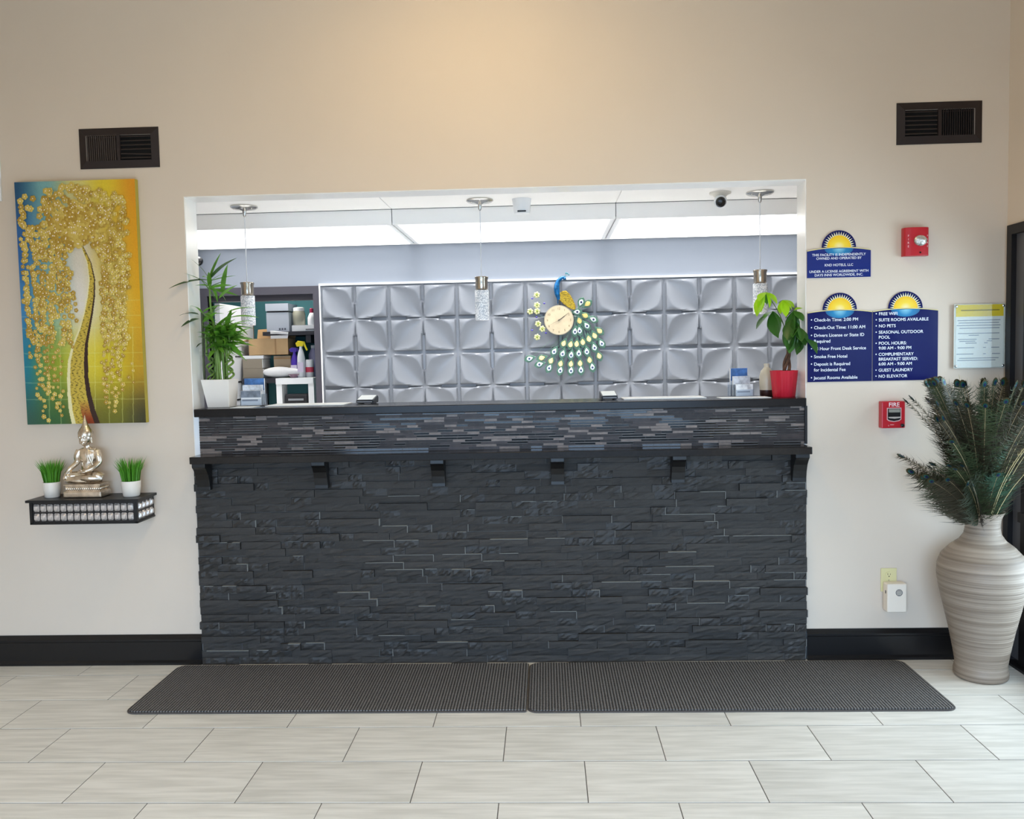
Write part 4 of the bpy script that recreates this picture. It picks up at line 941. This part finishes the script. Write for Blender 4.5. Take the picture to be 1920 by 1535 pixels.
for (X, Yp), kind in [(q_, 0) for q_ in Wt]+[(q_, 1) for q_ in Yt]:
    x, z = kp(X, Yp); ox, oz = kp(900+.15*(X-900), 620); ang = math.atan2(z-oz, x-ox)
    if Yp < 900: ang = math.atan2(z-root[1], x-root[0])
    if X < 450: ang = math.radians(195)
    yy = YC-.006-(.002 if kind else .005)
    o = inst('tail_feather', green, pk, Vector((x, yy, z))-Wk, rot=(0, -ang, 0))
    g_ = bpy.data.objects.new('jewel', gy if kind else gw); COL.objects.link(g_); g_.parent = o
    if not kind: e_ = bpy.data.objects.new('eye_dot', gd); COL.objects.link(e_); e_.parent = o
    mid = ((root[0]+x)/2+.02, (root[1]+z)/2); wires.tube(bez([(root[0], YC-.004, root[1]), (mid[0], YC-.004, mid[1]), (x, YC-.004, z)], 4), .0012, 4)
wires.build('tail_wires', M('wire_green', (110, 140, 120), .4, metal=.5), pk)
petm = M('flower_cream', (188, 188, 136), .3); 
for X, Yp in ((330, 370), (330, 500), (240, 580), (330, 580), (340, 740), (395, 805), (325, 910)):
    x, z = kp(X, Yp); m = MB()
    for k in range(6): a = k*PI/3+.3; m.ell((x+.0145*math.cos(a), YC-.012, z+.0145*math.sin(a)), (.0088, .004, .0088), 8, 6)
    o = m.build('flower', petm, pk, smooth=60, recalc=False); MB().ell((x, YC-.015, z), .0065, 8, 6).build('flower_centre', M('flower_centre', (120, 140, 40), .4), o, smooth=60)
for X, Yp in ((270, 415), (425, 480), (320, 655), (260, 820), (440, 860)):
    x, z = kp(X, Yp); MB().ell((x, YC-.012, z), (.008, .005, .006), 8, 6).build('blue_bead', M('bead_blue', (70, 62, 150), .2), pk, smooth=60)
MB().tube(bez([(*kp(420, 660)[:1], YC-.006, kp(420, 660)[1])]+[(kp(*q_)[0], YC-.006, kp(*q_)[1]) for q_ in ((350, 610), (390, 480), (330, 370))], 5), .0013, 4).build('branch_wire', M('wire_green', (110, 140, 120), .4), pk)
MB().tube(bez([(kp(*q_)[0], YC-.006, kp(*q_)[1]) for q_ in ((430, 800), (395, 805), (340, 830), (325, 910))], 5), .0013, 4).build('branch_wire', M('wire_green', (110, 140, 120), .4), pk)
MB().box(.07, .14, YC, 2.0935, 1.74, 1.80).build('wall_mount', M('dark_metal', (38, 38, 44), .4), pk)

# ================================================================== STOREROOM THINGS (seen through the doorway)
def sx(px): return -2.22+(px-497)*.00428
def sz(py): return 1.752-(py-622)*.0043
dkw = M('rack_dark', (46, 46, 54), .5)
ws = thing('wall_shelf', 'dark upper shelf inside the storeroom doorway', 'shelf', (-1.95, 2.75, 1.72))
MB().box(-2.24, -1.41, 2.6, 3.09, 1.722, 1.752).build('board', dkw, ws); MB().box(-1.9, -1.86, 2.62, 3.09, 1.66, 1.722).build('bracket', dkw, ws)
tb = thing('storage_table', 'dark storage table in the storeroom holding boxes and cleaning bottles', 'table', (-2.0, 2.8, 0))
MB().box(-2.41, -1.41, 2.56, 3.09, 1.345, 1.385).build('tabletop', dkw, tb)
for x in (-2.38, -1.44):
    for y in (2.6, 3.05): MB().box(x-.02, x+.02, y-.02, y+.02, 0, 1.345).build('leg', dkw, tb)
wc = thing('storage_cabinet', 'white open cabinet holding a black appliance in the storeroom', 'cabinet', (-1.93, 2.5, 0))
for x in (-2.065, -1.815): MB().box(x-.022, x+.022, 2.41, 2.55, 0, 1.338).build('side_panel', white_paint, wc)
MB().box(-2.087, -1.793, 2.4, 2.55, 1.338, 1.385).build('top', white_paint, wc)
MB().box(-2.043, -1.837, 2.41, 2.55, .9, .92).build('shelf', white_paint, wc)
ap = thing('black_appliance', 'rounded black appliance inside the white storeroom cabinet', 'appliance', (-1.94, 2.48, .92))
MB().box(-2.03, -1.85, 2.425, 2.54, .9205, 1.26).build('body', M('appliance_black', (44, 44, 48), .35), ap, bevel=.02, seg=3)
MB().box(-2.0, -1.88, 2.42, 2.428, 1.21, 1.225).build('control_strip', M('terminal_grey', (150, 154, 160), .4), ap)
fb = thing('file_box', 'pale grey storage box with a dark lid gap on the storeroom shelf', 'box', (sx(520), 2.74, 1.7525))
MB().box(sx(499), sx(541), 2.62, 2.86, 1.7525, 1.905).build('carton', M('box_grey', (190, 198, 212), .6), fb)
MB().box(sx(500), sx(540), 2.625, 2.855, 1.905, 1.917).build('gap_band', M('dark_metal', (38, 38, 44), .4), fb)
MB().box(sx(498), sx(541), 2.615, 2.865, 1.917, 1.975).build('lid', M('box_grey', (190, 198, 212), .6), fb)
for k in range(3): MB().box(sx(522+k*5), sx(525+k*5), 2.6185, 2.6205, 1.765, 1.78).build('print_mark', M('print_dark', (90, 96, 110), .6), fb)
wb = thing('paper_carton', 'flat white carton on the storeroom shelf under a grey jar', 'box', (sx(567), 2.7, 1.7525))
MB().box(sx(546), sx(589), 2.62, 2.82, 1.7525, 1.800).build('carton', M('paper_white', (236, 238, 242), .6), wb); MB().box(sx(572), sx(589), 2.617, 2.62, 1.764, 1.769).build('tape', M('dark_metal', (38, 38, 44), .4), wb)
jr = thing('storage_jar', 'greyish jar with a white lid on the storeroom shelf', 'jar', (sx(555), 2.7, 1.8005))
MB().lathe([(.045, 0), (.05, .01), (.05, .1), (.042, .115)], (sx(555), 2.7, 1.8005), 24).build('body', M('jar_olive', (150, 150, 136), .4), jr, smooth=40); MB().lathe([(.044, .115), (.044, .14), (.03, .145)], (sx(555), 2.7, 1.8005), 24).build('lid', white_paint, jr, smooth=40)
bo = thing('white_bottle', 'white bottle with a red cap on the upper storeroom shelf', 'bottle', (sx(580), 2.69, 1.8005))
MB().lathe([(.03, 0), (.034, .01), (.033, .06), (.018, .095), (.012, .1)], (sx(580), 2.69, 1.8005), 24).build('body', M('bottle_white', (228, 228, 232), .35), bo, smooth=40); MB().lathe([(.015, .1), (.015, .13), (.01, .135)], (sx(580), 2.69, 1.8005), 16).build('cap', M('cap_red', (160, 40, 74), .35), bo, smooth=40)
kraft = M('kraft_cardboard', (196, 164, 122), .8, noise=(8, .08)); kraft2 = M('kraft_inside', (172, 138, 98), .8)
# stacked tissue packs
for (xa, xb, za, zb, lb) in ((452, 490, 1.3855, 1.462, 'lower of the two grey-brown packs stacked in the storeroom'), (452, 489, 1.4625, 1.54, 'upper of the two grey-brown packs stacked in the storeroom')):
    t = thing('paper_pack', lb, 'pack', ((sx(xa)+sx(xb))/2, 2.7, za), 'paper packs in the storeroom')
    MB().box(sx(xa), sx(xb), 2.6, 2.8, za, zb).build('wrapper', M('pack_grey', (150, 140, 126), .7), t, bevel=.004)
    MB().box(sx(xb)-.0, sx(xb)+.004, 2.605, 2.795, za+.004, zb-.004).build('pale_end', white_paint, t)
t = thing('paper_pack', 'white paper pack lying on top of the stacked packs', 'pack', (sx(470), 2.7, 1.5405), 'paper packs in the storeroom')
MB().box(sx(453), sx(492), 2.6, 2.8, 1.5405, 1.566).build('wrapper', M('paper_white', (236, 238, 242), .6), t, bevel=.003)
cb = thing('cardboard_box', 'open cardboard box with raised flaps in the storeroom', 'box', (sx(500), 2.75, 1.5665))
x0_, x1_, z0_, z1_ = sx(463), sx(537), 1.5665, 1.70
for q_ in ((x0_, x1_, 2.63, 2.634, z0_, z1_), (x0_, x1_, 2.836, 2.84, z0_, z1_), (x0_, x0_+.004, 2.634, 2.836, z0_, z1_), (x1_-.004, x1_, 2.634, 2.836, z0_, z1_)): MB().box(*q_).build('side', kraft, cb)
MB().box(x0_, x1_, 2.63, 2.84, z0_, z0_+.004).build('bottom', kraft, cb)
def flap(nm, p, mat):
    n_ = (Vector(p[1])-Vector(p[0])).cross(Vector(p[2])-Vector(p[0])).normalized()*.003
    MB().add([Vector(q_) for q_ in p]+[Vector(q_)+n_ for q_ in p], [(0, 1, 2, 3), (7, 6, 5, 4), (0, 4, 5, 1), (1, 5, 6, 2), (2, 6, 7, 3), (3, 7, 4, 0)]).build(nm, mat, cb)
flap('flap', [(x0_, 2.84, z1_), (x1_, 2.84, z1_), (x1_+.01, 2.90, z1_+.1), (x0_-.01, 2.90, z1_+.08)], kraft2)
flap('flap', [(sx(505), 2.63, z1_), (x1_, 2.63, z1_), (x1_+.02, 2.585, z1_+.045), (sx(508), 2.585, z1_+.06)], M('paper_white', (236, 238, 242), .6))
flap('flap', [(x0_, 2.634, z1_), (x0_, 2.83, z1_), (x0_-.05, 2.83, z1_-.02), (x0_-.05, 2.634, z1_-.02)], kraft)
MB().box(sx(512), sx(515), 2.628, 2.63, z0_+.002, z1_).build('corner_seam', kraft2, cb)
c2 = thing('carton', 'small closed cardboard carton beside the stacked packs', 'box', (sx(523), 2.7, 1.3855))
MB().box(sx(507), sx(539), 2.66, 2.8, 1.3855, 1.56).build('carton_body', M('carton_tan', (176, 158, 132), .8), c2); MB().box(sx(507), sx(539), 2.658, 2.66, 1.535, 1.545).build('tape', kraft2, c2)
bagm = M('bag_white', (244, 244, 246), .5)
bg_ = MB(); bg_.ell((sx(520), 2.61, 1.43), (.135, .045, .044), 20, 12); bg_.ell((sx(540), 2.61, 1.43), (.09, .04, .035), 16, 10); bgt = thing('white_bag', 'crumpled white plastic bag on the storeroom table', 'bag', (sx(525), 2.61, 1.3855))
remesh(bg_, 'bag_body', bagm, bgt, .008, 2)
def spray(px, lb, cbody, ctrig, h, y_):
    x = sx(px); t = thing('spray_bottle', lb, 'spray bottle', (x, y_, 1.3855), 'cleaning bottles in the storeroom')
    MB().lathe([(.028, 0), (.031, .008), (.031, h*.55), (.022, h*.7), (.012, h*.8), (.012, h*.86)], (x, y_, 1.3855), 20).build('bottle', M('spray_%d_%d_%d' % cbody, cbody, .35), t, smooth=40)
    MB().prism([(x-.03, 1.3855+h*.86), (x+.018, 1.3855+h*.86), (x+.025, 1.3855+h), (x-.02, 1.3855+h*1.02), (x-.04, 1.3855+h*.95)], y_-.011, y_+.011).build('nozzle_head', M('trig_%d_%d_%d' % ctrig, ctrig, .35), t, bevel=.002)
    MB().prism([(x+.015, 1.3855+h*.97), (x+.03, 1.3855+h), (x+.055, 1.3855+h*.76), (x+.045, 1.3855+h*.74)], y_-.006, y_+.006).build('trigger', M('trig_%d_%d_%d' % ctrig, ctrig, .35), t)
    MB().box(x-.024, x+.024, y_-.0325, y_-.03, 1.3855+h*.15, 1.3855+h*.42).build('label', M('spray_label', (226, 214, 236), .5), t)
spray(548, 'purple cleaning bottle on the storeroom table', (76, 46, 170), (82, 60, 170), .235, 2.64)
spray(563, 'white spray bottle with a yellow trigger on the storeroom table', (230, 232, 238), (238, 218, 40), .285, 2.6)
cn = thing('wipes_canister', 'white canister with a red label on the storeroom table', 'canister', (sx(577), 2.62, 1.3855), )
MB().lathe([(.03, 0), (.032, .005), (.032, .13), (.028, .14)], (sx(577), 2.62, 1.3855), 20).build('canister_body', M('bottle_white', (228, 228, 232), .35), cn, smooth=40); MB().lathe([(.0325, .04), (.0325, .08)], (sx(577), 2.62, 1.3855), 20, close=False).build('label', M('label_red', (206, 70, 92), .4), cn, smooth=40)
lb_ = thing('lilac_bottle', 'lilac translucent bottle behind the red labelled canister', 'bottle', (sx(577), 2.74, 1.3855))
MB().lathe([(.035, 0), (.037, .01), (.037, .18), (.02, .22), (.014, .23)], (sx(577), 2.74, 1.3855), 20).build('body', M('lilac', (176, 170, 206), .3), lb_, smooth=40); MB().lathe([(.017, .23), (.017, .255)], (sx(577), 2.74, 1.3855), 14).build('cap', M('paper_white', (236, 238, 242), .6), lb_)
bw_ = thing('glass_bowl', 'small clear purple-tinted bowl on the white cabinet', 'bowl', (sx(558), 2.455, 1.3855))
MB().lathe([(.02, 0), (.022, .004), (.045, .03), (.043, .03), (.02, .007)], (sx(558), 2.455, 1.3855), 24).build('bowl_wall', M('bowl_mauve', (160, 132, 150), .15, trans=.4), bw_, smooth=40)

# ================================================================== FLOOR THINGS
mt = bpy.data.materials.new('ribbed_mat'); mt.use_nodes = True; N = mt.node_tree.nodes; L = mt.node_tree.links; b = N['Principled BSDF']; b.inputs['Roughness'].default_value = .85
tc = N.new('ShaderNodeTexCoord'); wv = N.new('ShaderNodeTexWave'); wv.wave_type = 'BANDS'; wv.bands_direction = 'X'; wv.inputs['Scale'].default_value = 24; wv.inputs['Distortion'].default_value = .8; wv.inputs['Detail Scale'].default_value = 6
wv2 = N.new('ShaderNodeTexWave'); wv2.bands_direction = 'Y'; wv2.inputs['Scale'].default_value = 22; wv2.inputs['Distortion'].default_value = 1.2
nz_ = N.new('ShaderNodeTexNoise'); nz_.inputs['Scale'].default_value = 230
for n in (wv, wv2, nz_): L.new(tc.outputs['Object'], n.inputs['Vector'])
m1 = N.new('ShaderNodeMath'); m1.operation = 'MULTIPLY'; L.new(wv.outputs['Fac'], m1.inputs[0])
mr = N.new('ShaderNodeMapRange'); mr.inputs['To Min'].default_value = .45; L.new(wv2.outputs['Fac'], mr.inputs['Value']); L.new(mr.outputs[0], m1.inputs[1])
m2 = N.new('ShaderNodeMath'); m2.operation = 'MULTIPLY_ADD'; L.new(nz_.outputs['Fac'], m2.inputs[0]); m2.inputs[1].default_value = .5; L.new(m1.outputs[0], m2.inputs[2])
cr = N.new('ShaderNodeValToRGB'); cr.color_ramp.elements[0].position = .25; cr.color_ramp.elements[0].color = (*lin((30, 28, 28)), 1); cr.color_ramp.elements[1].position = 1.1 if False else 1.0; cr.color_ramp.elements[1].color = (*lin((132, 126, 121)), 1)
L.new(m2.outputs[0], cr.inputs['Fac']); L.new(cr.outputs[0], b.inputs['Base Color'])
bp_ = N.new('ShaderNodeBump'); bp_.inputs['Strength'].default_value = .8; bp_.inputs['Distance'].default_value = .006; L.new(m2.outputs[0], bp_.inputs['Height']); L.new(bp_.outputs[0], b.inputs['Normal'])
def rrect(xa, xb, ya, yb, r_, n=8, rr2=None):
    out = []; R0 = r_; rr2 = R0 if rr2 is None else rr2
    for cx_, cy_, a0, r_ in ((xb-rr2, yb-rr2, 0, rr2), (xa+R0, yb-R0, PI/2, R0), (xa+R0, ya+R0, PI, R0), (xb-rr2, ya+rr2, 1.5*PI, rr2)):
        out += [(cx_+r_*math.cos(a0+k*PI/2/n), cy_+r_*math.sin(a0+k*PI/2/n)) for k in range(n+1)]
    return out
rub = M('mat_rubber_edge', (78, 72, 68), .7)
for xa, xb, ya, yb, lb in ((-1.862, -.107, -.637, -.056, 'dark ribbed floor mat at the left half of the counter'), (-.1055, 1.705, -.645, -.054, 'dark ribbed floor mat at the right half of the counter')):
    t = thing('floor_mat', lb, 'floor mat', ((xa+xb)/2, (ya+yb)/2, .0005), 'ribbed floor mats')
    q2_ = .008 if xa < -1 else None
    MB().prism(rrect(xa, xb, ya, yb, .05, 8, q2_), .0005, .006, 'z').build('rubber_edge', rub, t, bevel=.002)
    MB().prism(rrect(xa+.008, xb-.004, ya+.008, yb-.008, .044, 8, q2_), .0055, .0115, 'z').build('ribbed_pile', mt, t, bevel=.002)
# --- tall vase
vx, vy = 1.983, -.25
va = thing('floor_vase', 'tall cream ribbed floor vase standing beside the door', 'vase', (vx, vy, .0005))
pf = [(.108, 0), (.115, .008), (.116, .03), (.109, .06), (.118, .12), (.137, .22), (.160, .32), (.180, .41), (.190, .475), (.188, .52), (.172, .565), (.136, .605), (.098, .635), (.078, .665), (.0715, .70), (.076, .735), (.088, .762), (.0925, .768), (.0885, .768), (.070, .735), (.064, .70), (.068, .66), (.09, .62)]
rs = []; zz_ = np.array([p_[1] for p_ in pf[:18]]); rr_ = np.array([p_[0] for p_ in pf[:18]])
fine = np.linspace(.012, .76, 260)
ribs = np.interp(fine, zz_, rr_)
wob = np.random.default_rng(3)
hgt = np.convolve(wob.uniform(-1, 1, 280), np.ones(3)/3, 'same')[:260]
prof = [(.106, 0), (.113, .006)]+[(float(r_+.0005*h_+.0006*math.sin(z*620)), float(z)) for r_, z, h_ in zip(ribs, fine, hgt)]+[(.0925, .768), (.0885, .768), (.070, .735), (.064, .70), (.068, .66), (.09, .62)]
MB().lathe(prof, (vx, vy, .0005), 64).build('vessel', M('vase_cream', (158, 143, 127), .5, noise=(60, .06, (122, 107, 92)), stretch=(.02, .02, 1)), va, smooth=60)
# --- peacock feathers
fm_b = M('feather_barb_dark', (66, 59, 42), .6, rand=.35); fm_g = M('feather_barb_green', (62, 74, 46), .55, rand=.3); stem_m = M('feather_quill', (178, 156, 116), .5)
eye_b = M('feather_eye_bronze', (70, 62, 34), .4, metal=.3); eye_t = M('feather_eye_teal', (26, 86, 80), .3, metal=.3); eye_n = M('feather_eye_navy', (22, 30, 78), .3, metal=.3)
def feather(variant, L, bend, barb_mat, flat=False):
    rs = random.Random(variant); n = 14
    path = lambda s_: Vector((.11*s_+1.6*bend*s_**3, 0, s_*(1-.28*bend*s_)))
    P_ = [path(L*k/n) for k in range(n+1)]
    stem = MB().tube(P_, [.0022*(1-.7*k/n) for k in range(n+1)], 5).mesh('quill', stem_m, smooth=60)
    bm2 = MB(); phi = 0 if flat else rs.uniform(-1.3, 1.3); Yv = Vector((0, 1, 0)); s0 = .27
    for k in range(300):
        s_ = s0+(L-s0)*(k/300); p = path(s_); t_ = (path(s_+.01)-path(s_-.01)).normalized(); sd = 1 if k % 2 else -1
        nv_ = t_.cross(Yv).normalized(); sv = (Yv*math.cos(phi)+nv_*math.sin(phi))
        f = (s_-s0)/(L-s0); ln_ = (.035+.065*math.sin(PI*min(1, f*.85+.15)))*rs.choice((.5, .8, 1, 1.2, 1.5))*rs.uniform(.8, 1.2)*(1.0 if f < .85 else 1-2.2*(f-.85))
        ax = nv_*rs.uniform(-.5, .5); up_ = rs.uniform(.35, 1.0); e = p+(sv*sd*.72+t_*up_+ax*.5).normalized()*ln_; md = p+(sv*sd*.85+t_*up_*.4+ax*.4).normalized()*ln_*.5
        e.z -= .016*rs.random(); wv_ = t_*.0014
        bm2.add([p-wv_, p+wv_, md+wv_*1.1, md-wv_*1.1, e], [(0, 1, 2, 3), (3, 2, 4)])
    barbs = bm2.mesh('barbs', barb_mat, recalc=False)
    T_ = path(L); tt = (path(L)-path(L*.95)).normalized(); eyes = []
    for (sc__, mat, off) in ((1, eye_b, 0), (.68, eye_t, .0012), (.4, eye_n, .0024)):
        m = MB(); n0_ = tt.cross(Yv).normalized(); sv = Yv*math.cos(phi)+n0_*math.sin(phi); nrm = tt.cross(sv).normalized(); c = T_-tt*.008; ring = []
        for k in range(14):
            a = 2*PI*k/14; ring.append(c+sv*.014*sc__*math.cos(a)+tt*.021*sc__*math.sin(a)-tt*(1-sc__)*.006)
        for s_ in (1, -1): m.add([q_+nrm*(off+.0007)*s_ for q_ in ring]+[c+nrm*(off+.0014)*s_], [(k, (k+1) % 14, 14) for k in range(14)])
        eyes.append(m.mesh('eye_ring', mat, recalc=False))
    return stem, barbs, eyes
FV = []
k = 0
for L_, be in ((.92, .10), (.86, .22), (.80, .34), (.74, .5), (.62, .75), (.55, .95)):
    for bmx in (fm_b, fm_b, fm_g): FV.append((L_, be, feather(200+k, L_, be, bmx))); k += 1
fz = .47
def put_feather(vi, az, tilt, spin, lb):
    L_, be, (s_, b_, e_) = FV[vi]
    t = thing('peacock_feather', lb, 'feather', (vx, vy, fz), 'peacock feathers in the vase')
    t.rotation_euler = (0, tilt, az)
    for nm, me in (('quill', s_), ('barbs', b_)):
        o = bpy.data.objects.new(nm, me); COL.objects.link(o); o.parent = t
        if nm == 'barbs': o['kind'] = 'stuff'
    pe = None
    for nm, me in (('eye', e_[0]), ('eye_ring', e_[1]), ('eye_centre', e_[2])):
        o = bpy.data.objects.new(nm, me); COL.objects.link(o); o.parent = pe or t
        if pe is None: pe = o
    return t
LBD = 'dark peacock feather among the bunch standing in the cream floor vase'; LBG = 'greenish peacock feather among the bunch standing in the cream floor vase'
def reach(vi, az):
    L_, be, _ = FV[vi]; h = .11*L_+1.6*be*L_**3+.05; return vx+h*math.cos(az), vy+h*math.sin(az)
cnt = 0
for tries in range(4000):
    if cnt >= 64: break
    az = random.uniform(-PI, PI); vi = random.randrange(18)
    ex, ey = reach(vi, az)
    if ex > 2.17 or ey > -.035 or ex < 1.625: continue
    if ey < -.62: continue
    if vi >= 12 and (math.cos(az) > -.55 or random.random() < .45): continue
    if vi >= 6 and ey < -.52 and random.random() < .6: continue
    ht_ = 'tall' if FV[vi][0] > .82 else 'mid-height' if FV[vi][0] > .65 else 'short'
    ln_ = 'leaning left' if math.cos(az) < -.6 else 'leaning to the front' if math.sin(az) < -.3 else 'leaning right' if math.cos(az) > .5 else 'upright at the back'
    put_feather(vi, az, random.uniform(-.035, .02), 0, '%s %s peacock feather %s in the cream floor vase' % (ht_, 'greenish' if vi % 3 == 2 else 'dark', ln_)); cnt += 1
teal_b = M('feather_barb_teal', (58, 92, 70), .45, metal=.2)
for az, L_, be, lb in ((-1.70, .54, .50, 'bright teal peacock feather with a blue eye lowest at the front of the vase'), (-1.50, .69, .16, 'bright teal peacock feather with a blue eye above the lowest teal one'), (-1.30, .66, .24, 'bright teal peacock feather nearest the door frame')):
    FV.append((L_, be, feather(300+k, L_, be, teal_b, True))); k += 1
    o = put_feather(len(FV)-1, az, 0, 0, lb)
    for ch in o.children:
        if ch.name.startswith('eye'): ch.scale = (1, 1, 1)
# dried grass wands
wandm = M('dried_wand', (196, 180, 132), .7)
for (az, L_, be), lb in zip(((-1.25, 1.15, .30), (-1.1, 1.05, .40), (-1.45, .98, .52), (-1.6, .95, .62), (2.75, .78, .28), (-2.6, .95, .1), (-1.35, .9, .7)), (
        'tallest pale dried grass stem rising from the cream floor vase', 'second tallest pale dried grass stem, arching toward the door', 'pale dried grass stem arching forward at middle height from the vase',
        'pale dried grass stem arching forward in front of the teal feathers', 'pale dried grass stem leaning left toward the fire pull box', 'straight pale dried grass stem in the middle of the dark feathers', 'lowest pale dried grass stem, bending over the front of the vase')):
    t = thing('dried_grass_stem', lb, 'dried stem', (vx, vy, fz), 'dried grass stems in the vase'); t.rotation_euler = (0, 0, az)
    pth = [Vector((.10*s_+be*s_**2.2, 0, s_*(1-.25*be*s_))) for s_ in np.linspace(0, L_, 16)]
    o = MB().tube(pth, [.0022-.0001*k for k in range(16)], 5).build('stalk', wandm, None, smooth=60); o.parent = t
    sd_ = MB()
    for k in range(40):
        i_ = random.uniform(9, 14.9); p = pth[int(i_)].lerp(pth[int(i_)+1], i_ % 1); q_ = p+Vector((random.uniform(-.01, .015), random.uniform(-.014, .014), random.uniform(.008, .026))); sd_.add([p, p+Vector((.0012, .0012, 0)), q_], [(0, 1, 2)])
    o2 = sd_.build('seed_head', wandm, None, recalc=False); o2.parent = t; o2['kind'] = 'stuff'

# ================================================================== LOBBY LAMPS (above the frame)
lampm = M('lamp_diffuser', (255, 224, 180), .5, emit=1.5)
def lobby_lamp(x, y, power, lb):
    t = thing('ceiling_lamp', lb, 'ceiling lamp', (x, y, HC-.09), 'lobby ceiling lamps')
    MB().lathe([(.2, 0), (.205, .02), (.2, .0895)], (x, y, HC-.09), 32).build('housing', chrome, t, smooth=40)
    MB().lathe([(.02, -.06), (.1, -.05), (.16, -.03), (.195, 0)], (x, y, HC-.09), 32).build('diffuser', lampm, t, smooth=60)
    l = bpy.data.lights.new('lamp_glow', 'AREA'); l.shape = 'DISK'; l.size = .36; l.energy = power; l.color = (1, .74, .38)
    o = bpy.data.objects.new('lamp_glow', l); COL.objects.link(o); o.parent = t; o.location = (0, 0, -.08)
lobby_lamp(-.28, -1.1, 17.5, 'round warm ceiling lamp in the lobby nearest the counter')
lobby_lamp(-.28, -4.6, 15, 'round warm ceiling lamp in the lobby behind the camera')
